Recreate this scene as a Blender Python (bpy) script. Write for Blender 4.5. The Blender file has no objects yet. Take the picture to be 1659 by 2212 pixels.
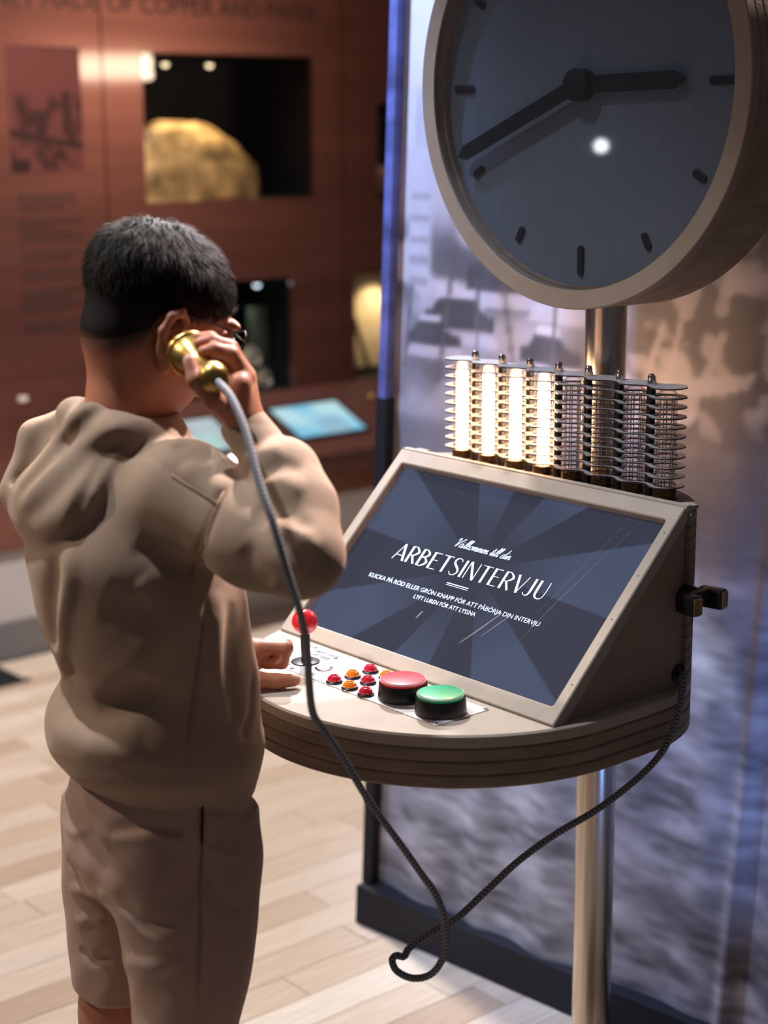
import bpy, bmesh, math, random
import numpy as np
from mathutils import Matrix, Vector

# ------------------------------------------------------------------ camera, world, lights
SC = bpy.context.scene
COL = SC.collection
PH = -0.8672                       # the kiosk (and the room) is turned by this angle
OX, OY, ZT = 0.0216, 2.065, 0.770  # foot of the screen frame, table height
UD = (math.cos(PH), math.sin(PH)); VD = (-UD[1], UD[0])
def W(u, v, z): return Vector((OX+u*UD[0]+v*VD[0], OY+u*UD[1]+v*VD[1], z))

cam_d = bpy.data.cameras.new('camera'); cam = bpy.data.objects.new('camera', cam_d); COL.objects.link(cam)
cam_d.sensor_fit = 'VERTICAL'; cam_d.sensor_height = 36.0; cam_d.sensor_width = 27.0
cam_d.lens = 3640.4*36/2212
cam.location = (0, 0, 1.45)
cam.rotation_euler = (Matrix.Rotation(math.pi/2-0.2214, 3, 'X') @ Matrix.Rotation(-0.0072, 3, 'Z')).to_euler()
cam_d.clip_start = 0.05
cam_d.dof.use_dof = True; cam_d.dof.focus_distance = 2.14; cam_d.dof.aperture_fstop = 2.8
SC.camera = cam
SC.view_settings.view_transform = 'Standard'; SC.view_settings.look = 'None'
SC.view_settings.gamma = 1.0; SC.view_settings.use_curve_mapping = False
SC.view_settings.exposure = 0.0

w = bpy.data.worlds.new('world'); SC.world = w; w.use_nodes = True
w.node_tree.nodes['Background'].inputs[0].default_value = (0.44, 0.40, 0.46, 1)
w.node_tree.nodes['Background'].inputs[1].default_value = 0.13

def spot(name, loc, target, energy, color, size=50, blend=.3, radius=.05):
    d = bpy.data.lights.new(name, 'SPOT'); o = bpy.data.objects.new(name, d); COL.objects.link(o)
    d.energy = energy; d.color = color; d.spot_size = math.radians(size); d.spot_blend = blend; d.shadow_soft_size = radius
    o.location = loc
    o.rotation_euler = (Vector(target)-Vector(loc)).to_track_quat('-Z', 'Y').to_euler()
    return o
def area(name, loc, target, energy, color, sx, sy):
    d = bpy.data.lights.new(name, 'AREA'); o = bpy.data.objects.new(name, d); COL.objects.link(o)
    d.shape = 'RECTANGLE'; d.size = sx; d.size_y = sy; d.energy = energy; d.color = color
    o.location = loc
    o.rotation_euler = (Vector(target)-Vector(loc)).to_track_quat('-Z', 'Y').to_euler()
    return o
# track spots on the ceiling of the gallery
spot('track_spot_kiosk', W(-.60, -.90, 3.3), W(-.02, -.02, .72), 235, (.84, .91, 1.0), 36, .75, .04)
spot('track_spot_clock', W(-.75, -1.10, 3.2), W(-.05, .30, 1.55), 16, (.80, .90, 1.0), 26, .6, .03)
spot('track_spot_rim', W(-2.2, 1.7, 3.1), (-.15, 1.95, 1.0), 620, (.98, .92, .95), 24, .6, .05)
spot('track_spot_rim_right', W(-.2, 1.5, 3.5), (-.16, 1.80, 1.05), 1150, (1.0, .86, .84), 24, .6, .05)
spot('track_spot_left', (-2.8, 2.15, 3.0), (-.27, 1.92, .85), 210, (1.0, .86, .74), 16, .5, .04)
spot('track_spot_floor', W(-1.60, .72, 3.3), W(-1.60, .40, 0), 520, (1.0, .94, .89), 100, .7, .08)
spot('track_spot_banner_blue', W(-.95, -.25, 3.0), W(-.60, .55, 1.45), 430, (.50, .62, 1.0), 36, .8, .05)
spot('floor_uplight_banner_blue', W(1.05, .10, .35), W(.10, .62, .62), 22, (.22, .40, 1.0), 44, .8, .05)
area('copper_wall_lamp', W(-.50, 2.46, 1.725), W(-2.61, 1.2, 1.64), 5, (1.0, .74, .52), .42, .10)
spot('track_spot_copper', W(-1.0, .9, 3.2), W(-2.6, 1.5, 1.9), 60, (1.0, .72, .64), 60, .8, .1)

ld = bpy.data.lights.new('far_display_lamp', 'POINT'); lo_ = bpy.data.objects.new('far_display_lamp', ld); COL.objects.link(lo_)
ld.energy = .22; ld.color = (.90, .97, 1.0); ld.shadow_soft_size = .017; lo_.location = W(-1.688, -1.606, 1.410)   # mirrored in the clock glass

# ------------------------------------------------------------------ helpers
def lin(r, g, b):
    f = lambda c: (c/255/12.92 if c/255 <= .04045 else ((c/255+.055)/1.055)**2.4)
    return (f(r), f(g), f(b))
MATS = {}
def mat(name, col, rough=.5, metal=0.0, var=0.0, vscale=30, stretch=(1,1,1), bump=0.0, bscale=200, spec=.5, trans=0, emit=None, es=0, attr=None, coat=0, coat_rough=.03, sheen=0, aniso=0, col2=None):
    if name in MATS: return MATS[name]
    m = bpy.data.materials.new(name); m.use_nodes = True; nt = m.node_tree; N = nt.nodes; L = nt.links
    b = N['Principled BSDF']
    b.inputs['Roughness'].default_value = rough; b.inputs['Metallic'].default_value = metal
    b.inputs['Specular IOR Level'].default_value = spec
    b.inputs['Base Color'].default_value = (*col, 1)
    b.inputs['Coat Weight'].default_value = coat; b.inputs['Coat Roughness'].default_value = coat_rough; b.inputs['Sheen Weight'].default_value = sheen
    b.inputs['Transmission Weight'].default_value = trans; b.inputs['Sheen Tint'].default_value = (*col, 1); b.inputs['Sheen Roughness'].default_value = .4
    b.inputs['Anisotropic'].default_value = aniso
    if emit: b.inputs['Emission Color'].default_value = (*emit, 1); b.inputs['Emission Strength'].default_value = es
    tc = N.new('ShaderNodeTexCoord')
    src = None
    if attr:
        a = N.new('ShaderNodeVertexColor'); a.layer_name = attr; src = a.outputs['Color']
        L.new(src, b.inputs['Base Color'])
    if var > 0:
        mp = N.new('ShaderNodeMapping'); mp.inputs['Scale'].default_value = stretch
        L.new(tc.outputs['Object'], mp.inputs[0])
        n = N.new('ShaderNodeTexNoise'); n.inputs['Scale'].default_value = vscale; n.inputs['Detail'].default_value = 4
        L.new(mp.outputs[0], n.inputs['Vector'])
        mx = N.new('ShaderNodeMix'); mx.data_type = 'RGBA'; mx.blend_type = 'MULTIPLY' if not col2 else 'MIX'
        if col2:
            r = N.new('ShaderNodeMapRange'); r.inputs[1].default_value = .35; r.inputs[2].default_value = .65
            L.new(n.outputs['Fac'], r.inputs[0]); L.new(r.outputs[0], mx.inputs['Factor'])
            mx.inputs['A'].default_value = (*col, 1); mx.inputs['B'].default_value = (*col2, 1)
        else:
            r = N.new('ShaderNodeMapRange'); r.inputs[1].default_value = .3; r.inputs[2].default_value = .7
            r.inputs[3].default_value = 1-var; r.inputs[4].default_value = 1+var*.6
            L.new(n.outputs['Fac'], r.inputs[0]); mx.inputs['Factor'].default_value = 1
            if src: L.new(src, mx.inputs['A'])
            else: mx.inputs['A'].default_value = (*col, 1)
            L.new(r.outputs[0], mx.inputs['B'])
        L.new(mx.outputs['Result'], b.inputs['Base Color'])
    if bump > 0:
        n2 = N.new('ShaderNodeTexNoise'); n2.inputs['Scale'].default_value = bscale; n2.inputs['Detail'].default_value = 3
        L.new(tc.outputs['Object'], n2.inputs['Vector'])
        bp = N.new('ShaderNodeBump'); bp.inputs['Strength'].default_value = bump; bp.inputs['Distance'].default_value = .002
        L.new(n2.outputs['Fac'], bp.inputs['Height']); L.new(bp.outputs[0], b.inputs['Normal'])
    MATS[name] = m
    return m
def clear_glass(name, tint=(1, 1, 1), refl=.06, rough=.02):
    m = bpy.data.materials.new(name); m.use_nodes = True; nt = m.node_tree; N = nt.nodes; L = nt.links
    N.remove(N['Principled BSDF']); out = N['Material Output']
    t = N.new('ShaderNodeBsdfTransparent'); t.inputs[0].default_value = (*tint, 1)
    g = N.new('ShaderNodeBsdfGlossy'); g.inputs['Roughness'].default_value = rough
    fr = N.new('ShaderNodeLayerWeight'); fr.inputs['Blend'].default_value = .25
    mr = N.new('ShaderNodeMapRange'); mr.inputs[3].default_value = refl; mr.inputs[4].default_value = .55
    L.new(fr.outputs['Fresnel'], mr.inputs[0])
    mx = N.new('ShaderNodeMixShader'); L.new(mr.outputs[0], mx.inputs[0]); L.new(t.outputs[0], mx.inputs[1]); L.new(g.outputs[0], mx.inputs[2])
    L.new(mx.outputs[0], out.inputs['Surface'])
    return m
def emission(name, col, s):
    return mat(name, col, .5, emit=col, es=s)

def mesh_obj(name, verts, faces, m=None, parent=None, smooth=False, loc=None):
    me = bpy.data.meshes.new(name); me.from_pydata([tuple(v) for v in verts], [], faces); me.update()
    return link(name, me, m, parent, smooth, loc)
def link(name, me, m=None, parent=None, smooth=False, loc=None):
    o = bpy.data.objects.new(name, me); COL.objects.link(o)
    if m is not None and len(me.materials) == 0: me.materials.append(m)
    if smooth and len(me.polygons):
        me.polygons.foreach_set('use_smooth', [True]*len(me.polygons))
    if parent: o.parent = parent
    if loc: o.location = loc
    return o
def bm_obj(name, bm, m=None, parent=None, smooth=False, loc=None, sharp=None):
    me = bpy.data.meshes.new(name); bmesh.ops.recalc_face_normals(bm, faces=bm.faces[:]); bm.to_mesh(me); bm.free()
    o = link(name, me, m, parent, smooth, loc)
    if sharp is not None: me.set_sharp_from_angle(angle=math.radians(sharp))
    return o
def tag(o, label, cat, group=None, kind=None):
    o['label'] = label; o['category'] = cat
    if group: o['group'] = group
    if kind: o['kind'] = kind
    return o
def struct(o, label, cat='setting'):
    o['kind'] = 'structure'; o['label'] = label; o['category'] = cat
    return o
def thing(name, label, cat, loc=(0,0,0), rz=0, group=None):
    o = bpy.data.objects.new(name, None); COL.objects.link(o); o.location = loc; o.rotation_euler = (0, 0, rz)
    o.empty_display_size = .1
    return tag(o, label, cat, group)
def bbox_bm(bm, x0, x1, y0, y1, z0, z1, bev=0):
    r = bmesh.ops.create_cube(bm, size=1.0)
    vs = r['verts']
    for v in vs: v.co = ((x0+x1)/2+v.co.x*(x1-x0), (y0+y1)/2+v.co.y*(y1-y0), (z0+z1)/2+v.co.z*(z1-z0))
    if bev:
        es = set(e for v in vs for e in v.link_edges)
        bmesh.ops.bevel(bm, geom=list(es), offset=bev, segments=2, affect='EDGES', profile=.6)
    return vs
def box(name, x0, x1, y0, y1, z0, z1, m, parent=None, bev=0, **k):
    bm = bmesh.new(); bbox_bm(bm, x0, x1, y0, y1, z0, z1, bev)
    return bm_obj(name, bm, m, parent, **k)
def lathe_data(prof, n=32):
    vs = []; fs = []
    for (r, z) in prof:
        for i in range(n):
            a = 2*math.pi*i/n; vs.append((r*math.cos(a), r*math.sin(a), z))
    for k in range(len(prof)-1):
        for i in range(n):
            j = (i+1) % n; fs.append((k*n+i, k*n+j, (k+1)*n+j, (k+1)*n+i))
    if prof[0][0] > 1e-5: fs.append(tuple(range(n))[::-1])
    if prof[-1][0] > 1e-5: fs.append(tuple((len(prof)-1)*n+i for i in range(n)))
    return vs, fs
def lathe(name, prof, m, parent=None, n=32, loc=None, smooth=True, sharp=35, mtx=None):
    vs, fs = lathe_data([(max(r, 1e-4), z) for r, z in prof], n)
    if mtx is not None: vs = [mtx @ Vector(v) for v in vs]
    o = mesh_obj(name, vs, fs, m, parent, smooth, loc)
    if sharp is not None: o.data.set_sharp_from_angle(angle=math.radians(sharp))
    return o
def prism(name, pts, z0, z1, m, parent=None, ch=0.0, smooth=False, sharp=30, top=True):
    """pts: 2-D outline (counter-clockwise), extruded z0..z1 with a small chamfer ch."""
    n = len(pts); P = np.array(pts, float)
    if ch:
        t = np.roll(P, -1, 0)-np.roll(P, 1, 0); t /= np.linalg.norm(t, axis=1)[:, None]+1e-9
        I = P-np.c_[t[:, 1], -t[:, 0]]*ch
        rings = [(I, z0), (P, z0+ch), (P, z1-ch), (I, z1)]
    else: rings = [(P, z0), (P, z1)]
    vs = []; fs = []
    for R, z in rings: vs += [(x, y, z) for x, y in R]
    for k in range(len(rings)-1):
        for i in range(n):
            j = (i+1) % n; fs.append((k*n+i, k*n+j, (k+1)*n+j, (k+1)*n+i))
    fs.append(tuple(range(n))[::-1]); fs.append(tuple((len(rings)-1)*n+i for i in range(n)))
    o = mesh_obj(name, vs, fs, m, parent, smooth)
    if smooth: o.data.set_sharp_from_angle(angle=math.radians(sharp))
    return o
def catmull(P, n):
    P = np.array(P, float); P = np.vstack([2*P[0]-P[1], P, 2*P[-1]-P[-2]]); out = []
    for i in range(1, len(P)-2):
        p0, p1, p2, p3 = P[i-1], P[i], P[i+1], P[i+2]
        for t in np.linspace(0, 1, n, endpoint=False):
            out.append(.5*((2*p1)+(p2-p0)*t+(2*p0-5*p1+4*p2-p3)*t*t+(3*p1-p0-3*p2+p3)*t**3))
    out.append(P[-2]); return np.array(out)
def resample(P, step):
    P = np.array(P, float); d = np.r_[0, np.cumsum(np.linalg.norm(np.diff(P, axis=0), axis=1))]
    s = np.linspace(0, d[-1], max(2, int(d[-1]/step)+1))
    return np.c_[[np.interp(s, d, P[:, k]) for k in range(P.shape[1])]].T, s
def tube_data(P, r, n=10):
    P = np.array(P, float); T = np.gradient(P, axis=0); T /= np.linalg.norm(T, axis=1)[:, None]+1e-12
    up = np.array([0, 0, 1.]); 
    if abs(T[0] @ up) > .9: up = np.array([1., 0, 0])
    a = np.cross(T[0], up); a /= np.linalg.norm(a); vs = []; 
    r = np.broadcast_to(r, (len(P),))
    for i in range(len(P)):
        a = a-T[i]*(a @ T[i]); a /= np.linalg.norm(a); b = np.cross(T[i], a)
        for k in range(n):
            t = 2*math.pi*k/n; vs.append(P[i]+r[i]*(math.cos(t)*a+math.sin(t)*b))
    fs = []
    for i in range(len(P)-1):
        for k in range(n):
            j = (k+1) % n; fs.append((i*n+k, i*n+j, (i+1)*n+j, (i+1)*n+k))
    fs.append(tuple(range(n))[::-1]); fs.append(tuple((len(P)-1)*n+k for k in range(n)))
    return vs, fs
def tube(name, P, r, m, parent=None, n=10):
    vs, fs = tube_data(P, r, n); return mesh_obj(name, vs, fs, m, parent, True)
def set_colors(me, cols, name='col'):
    a = me.color_attributes.new(name, 'FLOAT_COLOR', 'POINT')
    c = np.ones((len(cols), 4), np.float32); c[:, :3] = cols
    a.data.foreach_set('color', c.ravel())
def copy_tree(o, parent=None, label=None):
    c = o.copy(); COL.objects.link(c); c.parent = parent
    if label: c['label'] = label
    for ch in list(o.children):
        if ch is not c: copy_tree(ch, c)
    return c
def text_mesh(name, s, size, m, parent, mtx, align='LEFT', width=None, shear=0, space=1.0, bold=0):
    cu = bpy.data.curves.new(name, 'FONT'); cu.body = s; cu.size = size; cu.align_x = align; cu.shear = shear; cu.space_character = space
    cu.offset = bold; cu.extrude = .0002; cu.resolution_u = 4
    t = bpy.data.objects.new(name+'_tmp', cu); COL.objects.link(t)
    dg = bpy.context.evaluated_depsgraph_get(); dg.update()
    me = bpy.data.meshes.new_from_object(t.evaluated_get(dg))
    bpy.data.objects.remove(t); bpy.data.curves.remove(cu)
    co = np.empty(len(me.vertices)*3, np.float32); me.vertices.foreach_get('co', co); co = co.reshape(-1, 3)
    if width:
        w0 = co[:, 0].max()-co[:, 0].min(); co[:, 0] = (co[:, 0]-co[:, 0].min())*width/w0
    M = np.array(mtx); co = co @ M[:3, :3].T+M[:3, 3]
    me.vertices.foreach_set('co', co.astype(np.float32).ravel()); me.update(); me.name = name
    me.materials.clear()
    return link(name, me, m, parent)
rnd = random.Random(7)
# ------------------------------------------------------------------ materials
M_MDF = mat('mdf_board', lin(152, 134, 116), .75, var=.10, vscale=14, bump=.06, bscale=400)
M_MDF_EDGE = mat('mdf_cut_edge', lin(146, 126, 108), .8, var=.22, vscale=16, stretch=(1, 1, 5), bump=.1, bscale=300)
M_MDF_FACE = mat('mdf_sanded_face', lin(174, 160, 146), .7, var=.08, vscale=20, bump=.04, bscale=500)
M_STEEL = mat('brushed_steel', lin(200, 192, 184), .25, 1.0, var=.06, vscale=8, stretch=(40, 40, .3))
M_BLACK = mat('black_plastic', lin(22, 22, 25), .35)
M_BLACKMATT = mat('matt_black', lin(20, 21, 26), .6)
M_CHROME = mat('chrome', lin(215, 212, 208), .12, 1.0)
M_WHITEPLATE = mat('white_metal_plate', lin(232, 232, 238), .35, .1, var=.03, vscale=20)
M_PRINT = mat('grey_print', lin(88, 92, 105), .6)
M_BRASS = mat('brass', lin(192, 156, 88), .33, 1.0, var=.12, vscale=40)
M_DARKBRASS = mat('aged_brass', lin(150, 126, 76), .4, .5, var=.25, vscale=60)
M_ALU = mat('aluminium_plate', lin(205, 203, 204), .34, .55, var=.05, vscale=60)
M_FACE = mat('brushed_clock_face', lin(128, 140, 152), .42, .25, var=.10, vscale=10, stretch=(60, 1, 1.2))
M_WOODDARK = mat('dark_red_desk', lin(70, 42, 36), .4)

# ------------------------------------------------------------------ floor
floor_m = mat('oak_floor_base', lin(120, 95, 75), .5)
floor = box('floor', -3.2, 1.6, -1.2, 4.6, -.05, -.012, floor_m)
floor.location = (OX, OY, 0); floor.rotation_euler = (0, 0, PH)
struct(floor, 'pale oak strip floor of the gallery', 'floor')
oaks = [mat('oak_%d' % i, lin(*c), .38, var=.16, vscale=9, stretch=(12, 1, 1)) for i, c in enumerate(
    [(201, 183, 165), (208, 192, 176), (193, 173, 153), (211, 197, 182), (184, 162, 142), (204, 187, 169)])]
PW = .082
def plank_mesh(length, m, name='plank'):
    bm = bmesh.new(); bbox_bm(bm, -PW/2+.0006, PW/2-.0006, .0006, length-.0006, -.014, 0)
    top = [e for e in bm.edges if all(v.co.z > -.001 for v in e.verts)]
    bmesh.ops.bevel(bm, geom=top, offset=.0012, segments=1, affect='EDGES')
    me = bpy.data.meshes.new(name); bm.to_mesh(me); bm.free(); me.materials.append(m); return me
LENS = [.38, .52, .66]
PM = {(l, i): plank_mesh(l, m) for l in LENS for i, m in enumerate(oaks)}
fr = random.Random(3)
far_v, far_f, nplank = [], [], 0
strips = [(-2.60+PW*(k+.5)) for k in range(int(3.9/PW))]
cand = []
for u in strips:
    v = -1.2+fr.random()*.3
    while v < 4.3:
        l = fr.choice(LENS); i = fr.choices(range(6), [3, 3, 2, 3, 1, 3])[0]
        if v+l > 4.4: break
        p = W(u, v+l/2, 0)
        D = p.y*math.cos(.2214)+1.45*math.sin(.2214); px = 829+3640*p.x/D; py = 1106+3640*(1.45*math.cos(.2214)-p.y*math.sin(.2214))/D
        vis = p.y > .4 and -250 < px < 1900 and py < 2450 and v+l/2 < (.60 if u > -.72 else 4.2)
        cand.append((not vis, D, u, v, l, i)); v += l
cand.sort()
for inv, D, u, v, l, i in cand:
    if not inv and nplank < 300:
        o = bpy.data.objects.new('plank', PM[(l, i)]); COL.objects.link(o); o.parent = floor; o.location = (u, v, 0); nplank += 1
    else:
        b = len(far_v)
        far_v += [(u-PW/2+.0006, v+.0006, 0), (u+PW/2-.0006, v+.0006, 0), (u+PW/2-.0006, v+l-.0006, 0), (u-PW/2+.0006, v+l-.0006, 0)]
        b2 = len(far_v); far_v += [(x, y, -.012) for x, y, z in far_v[-4:]]
        far_f.append((b, b+1, b+2, b+3))
        for q in range(4): far_f.append((b+q, b2+q, b2+(q+1) % 4, b+(q+1) % 4))
fo = mesh_obj('far_planks', far_v, far_f, oaks[0], floor); fo['kind'] = 'stuff'

# ------------------------------------------------------------------ copper wall
def croot(name, label, cat, kind=None):
    o = thing(name, label, cat, (OX, OY, 0), PH)
    if kind: o['kind'] = kind
    return o
M_COPPER = mat('copper_sheet', lin(150, 97, 86), .36, .9, var=.18, vscale=3.0, stretch=(1, .6, 6), bump=.03, bscale=30, coat=.8, coat_rough=.07)
M_CASE = mat('case_interior', lin(16, 18, 22), .6)
M_PLINTH = mat('grey_plinth', lin(200, 194, 194), .7, var=.05, vscale=4)
M_COPPRINT = mat('dark_print_on_copper', lin(44, 26, 24), .6)
wall = croot('wall_left', 'copper clad gallery wall with recessed display cases', 'wall', 'structure')
UW = -2.61
CASES = [(1.305, 1.915, 1.258, 1.676), (1.50, 1.822, .668, 1.018), (2.07, 2.55, .668, 1.016), (2.17, 2.60, 1.24, 1.54)]
def wall_panel(v0, v1, z0, z1):
    vs = sorted({v0, v1} | {a for c in CASES for a in c[:2] if v0 < a < v1}); zs = sorted({z0, z1} | {a for c in CASES for a in c[2:] if z0 < a < z1})
    bm = bmesh.new()
    for i in range(len(vs)-1):
        for j in range(len(zs)-1):
            cv, cz = (vs[i]+vs[i+1])/2, (zs[j]+zs[j+1])/2
            if any(a < cv < b and c < cz < d for a, b, c, d in CASES): continue
            q = [bm.verts.new((UW, y, z)) for y, z in ((vs[i], zs[j]), (vs[i+1], zs[j]), (vs[i+1], zs[j+1]), (vs[i], zs[j+1]))]
            bm.faces.new(q)
    bmesh.ops.remove_doubles(bm, verts=bm.verts[:], dist=1e-5)
    bmesh.ops.recalc_face_normals(bm, faces=bm.faces[:])
    if bm.faces[:][0].normal.x < 0: bmesh.ops.reverse_faces(bm, faces=bm.faces[:])
    r = bmesh.ops.extrude_face_region(bm, geom=bm.faces[:], use_keep_orig=True)
    for e in r['geom']:
        if isinstance(e, bmesh.types.BMVert): e.co.x -= .02
    bm_obj('copper_panel', bm, M_COPPER, wall)
SEAMS = [-.9, -.2, .45, 1.175, 2.03, 2.75, 3.6]
for i in range(len(SEAMS)-1):
    wall_panel(SEAMS[i]+.0025, SEAMS[i+1]-.0025, .315, 2.9)
box('wall_backing', UW-.52, UW-.44, -.9, 3.6, 0, 2.9, M_BLACKMATT, wall)
box('plinth_panel', UW-.04, UW-.012, -.9, 3.6, 0.0, .31, M_PLINTH, wall)
box('plinth_skirting', UW-.012, UW-.002, -.9, 3.6, 0.0, .11, mat('skirting_grey', lin(120, 116, 120), .6), wall)
M_PANE = clear_glass('display_glass', (.96, .97, .97), .03)
for (v0, v1, z0, z1) in CASES:
    d = .30; x0, x1 = UW-.022-d, UW-.021
    V = [(x0, v0, z0), (x0, v1, z0), (x0, v1, z1), (x0, v0, z1), (x1, v0, z0), (x1, v1, z0), (x1, v1, z1), (x1, v0, z1)]
    o = mesh_obj('display_case', V, [(0, 1, 2, 3), (0, 4, 5, 1), (1, 5, 6, 2), (2, 6, 7, 3), (3, 7, 4, 0)], M_CASE, wall)
    box('pane', UW-.012, UW-.008, v0+.001, v1-.001, z0+.001, z1-.001, M_PANE, o)
# header lettering, the printed photograph and the text column on the copper
def wall_mtx(v, z, off=.0015):   # text x -> +v, text y -> z, facing +u
    return Matrix(((0, 0, 1, UW+off), (1, 0, 0, v), (0, 1, 0, z), (0, 0, 0, 1)))
text_mesh('header_lettering', 'MONEY MADE OF COPPER AND PAPER', .066, M_COPPRINT, wall, wall_mtx(.745, 1.782), width=1.185)
# ghost photograph: dense coloured grid, darker than the copper
gn, gm = 60, 84
pv = np.linspace(.882, 1.105, gn); pz = np.linspace(1.352, 1.683, gm)
A, B = np.meshgrid((pv-.882)/.223, (pz-1.352)/.331)
rs = np.random.RandomState(5)
def vnoise(x, y, f, seed):
    r = np.random.RandomState(seed).rand(64, 64); xi = x*f; yi = y*f
    x0 = np.floor(xi).astype(int); y0 = np.floor(yi).astype(int); fx = xi-x0; fy = yi-y0
    fx = fx*fx*(3-2*fx); fy = fy*fy*(3-2*fy); g = lambda a, b: r[a % 64, b % 64]
    return (g(x0, y0)*(1-fx)+g(x0+1, y0)*fx)*(1-fy)+(g(x0, y0+1)*(1-fx)+g(x0+1, y0+1)*fx)*fy
ink = .28+.55*np.clip((vnoise(A, B, 7, 1)+.6*vnoise(A, B, 15, 2)-.62)*2.2, 0, 1)*np.clip((.66-B)*9, 0, 1)
ink = np.maximum(ink, .85*(np.abs(B-.26-.12*(.5-A))<.03)); ink = np.maximum(ink, .8*((A > .72) & (A < .86) & (B > .3) & (B < .64)))
ink = np.maximum(ink, .9*((A < .25) & (B < .1))); ink = np.maximum(ink, .55*(B > .985))
base = np.array(lin(120, 64, 58)); dark = np.array(lin(34, 20, 20))
colr = base[None]*(1-ink.ravel()[:, None])+dark[None]*ink.ravel()[:, None]
gv = [(UW+.0012, y, z) for z in pz for y in pv]
gf = [(j*gn+i, j*gn+i+1, (j+1)*gn+i+1, (j+1)*gn+i) for j in range(gm-1) for i in range(gn-1)]
go = mesh_obj('printed_photograph', gv, gf, mat('copper_photo_print', (1, 1, 1), .5, .4, attr='col'), wall)
set_colors(go.data, colr)
tb = bmesh.new(); tr = random.Random(11); z = 1.285
for para in range(6):                      # blurred text column: only rows can be told apart
    for r in range(tr.choice([2, 3, 4])):
        x = .895; end = 1.095-(tr.random()*.09 if r else tr.random()*.02)
        while x < end:
            wd = min(.008+tr.random()*.02, end-x)
            if wd > .004: bbox_bm(tb, UW+.0006, UW+.0014, x, x+wd, z, z+.0075)
            x += wd+.005
        z -= .0165
    z -= .02
bm_obj('text_column', tb, M_COPPRINT, wall)['kind'] = 'stuff'

wb = box('wall_back', -3.4, 1.6, 3.62, 3.70, 0, 2.9, mat('dark_gallery_wall', lin(58, 54, 60), .8), None); wb.location = (OX, OY, 0); wb.rotation_euler = (0, 0, PH)
struct(wb, 'dark end wall of the gallery behind the banner', 'wall')
# things in the cases
def at_k(o): o.location = (OX, OY, 0); o.rotation_euler = (0, 0, PH); return o
def rough_lump(name, c, rad, m, seed, sub=4, amp=.16, flat=None):
    bm = bmesh.new(); bmesh.ops.create_icosphere(bm, subdivisions=sub, radius=1)
    P = np.array([v.co[:] for v in bm.verts]); n = np.zeros(len(P))
    for k, (f, a) in enumerate([(1.7, 1), (3.7, .5), (8, .3), (16, .14)]):
        n += a*(vnoise(P[:, 0]+3+.37*P[:, 2], P[:, 1]+5, f, seed+k)+vnoise(P[:, 2]+4, P[:, 0]+.5*P[:, 1]+6, f, seed+9+k)-1)
    P *= (1+amp*n)[:, None]
    P = P*np.array(rad)+np.array(c)
    if flat is not None: P[:, 2] = np.maximum(P[:, 2], flat)
    for v, p in zip(bm.verts, P): v.co = p
    return at_k(bm_obj(name, bm, m, None, True))
M_ORE = mat('native_copper_ore', lin(216, 174, 116), .5, .4, var=.6, vscale=14, bump=1.0, bscale=45)
tag(rough_lump('copper_ore_boulder', (UW-.15, 1.53, 1.262), (.12, .275, .225), M_ORE, 3, 5, .10, 1.2585), 'golden lit lump of copper ore in the wide upper wall case', 'ore')
def case_lamp(v, z, u, label, energy, color, target):
    t = thing('case_lamp', label, 'lamp', W(u, v, z), PH)
    lathe('lamp_housing', [(.0, .022), (.014, .022), (.014, 0), (.011, 0)], M_BLACK, t, 20)
    lathe('lamp_lens', [(.0105, .003), (.0105, -.001), (.0085, -.006), (.005, -.009), (0, -.010)], emission('lamp_lens_%d' % round(1000*color[2]), color, 3), t, 16)
    d = bpy.data.lights.new('case_lamp_light', 'SPOT'); o = bpy.data.objects.new('case_lamp_light', d); COL.objects.link(o)
    d.energy = energy; d.color = color; d.spot_size = math.radians(80); d.spot_blend = .7; d.shadow_soft_size = .012
    o.parent = t; o.location = (0, 0, -.014); tv = Vector(target)-W(u, v, z)
    o.rotation_euler = (Matrix.Rotation(-PH, 3, 'Z') @ tv).to_track_quat('-Z', 'Y').to_euler()
case_lamp(1.468, 1.652, UW-.13, 'small round light added for a reflection in the pane, left of two in the ore case roof', 3.2, (1.0, .80, .50), W(UW-.12, 1.52, 1.45))  # this pair is added, in place of ceiling lights mirrored in the pane
case_lamp(1.625, 1.652, UW-.13, 'small round light added for a reflection in the pane, right of two in the ore case roof', 3.2, (1.0, .80, .50), W(UW-.12, 1.62, 1.45))
case_lamp(1.752, .994, UW-.09, 'small bright spotlight in the dark lower wall case', .5, (.72, .86, 1.0), W(UW-.15, 1.70, .72))
case_lamp(2.30, .992, UW-.06, 'spotlight in the case with the pale document', 2.6, (1.0, .82, .58), W(UW-.22, 2.25, .80))
case_lamp(2.35, 1.516, UW-.10, 'spotlight in the upper right wall case half behind the banner', .6, (1.0, .75, .5), W(UW-.2, 2.3, 1.27))
M_SILVER = mat('worn_silver', lin(205, 200, 190), .35, .8, var=.3, vscale=60)
for (v, z, r, lab) in ((1.722, .772, .036, 'upper worn silver coin on a stand in the dark case'), (1.768, .700, .030, 'lower worn silver coin on a stand in the dark case')):
    t = thing('silver_coin', lab, 'coin', W(UW-.09, v, z-r-.004), PH)
    mt = Matrix.Translation((0, 0, r+.004)) @ Matrix.Rotation(math.radians(75), 4, 'Y')
    lathe('disc', [(0, -.004), (r*.98, -.004), (r, -.002), (r, .003), (r*.9, .004), (r*.86, .003), (r*.3, .004), (0, .005)], M_SILVER, t, 32, mtx=mt)
    box('stand', -.012, .004, -.01, .01, -(z-r-.004-.668), .008, M_BLACKMATT, t)
M_PAPER = mat('aged_paper', lin(232, 206, 160), .8, var=.12, vscale=5)
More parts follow.
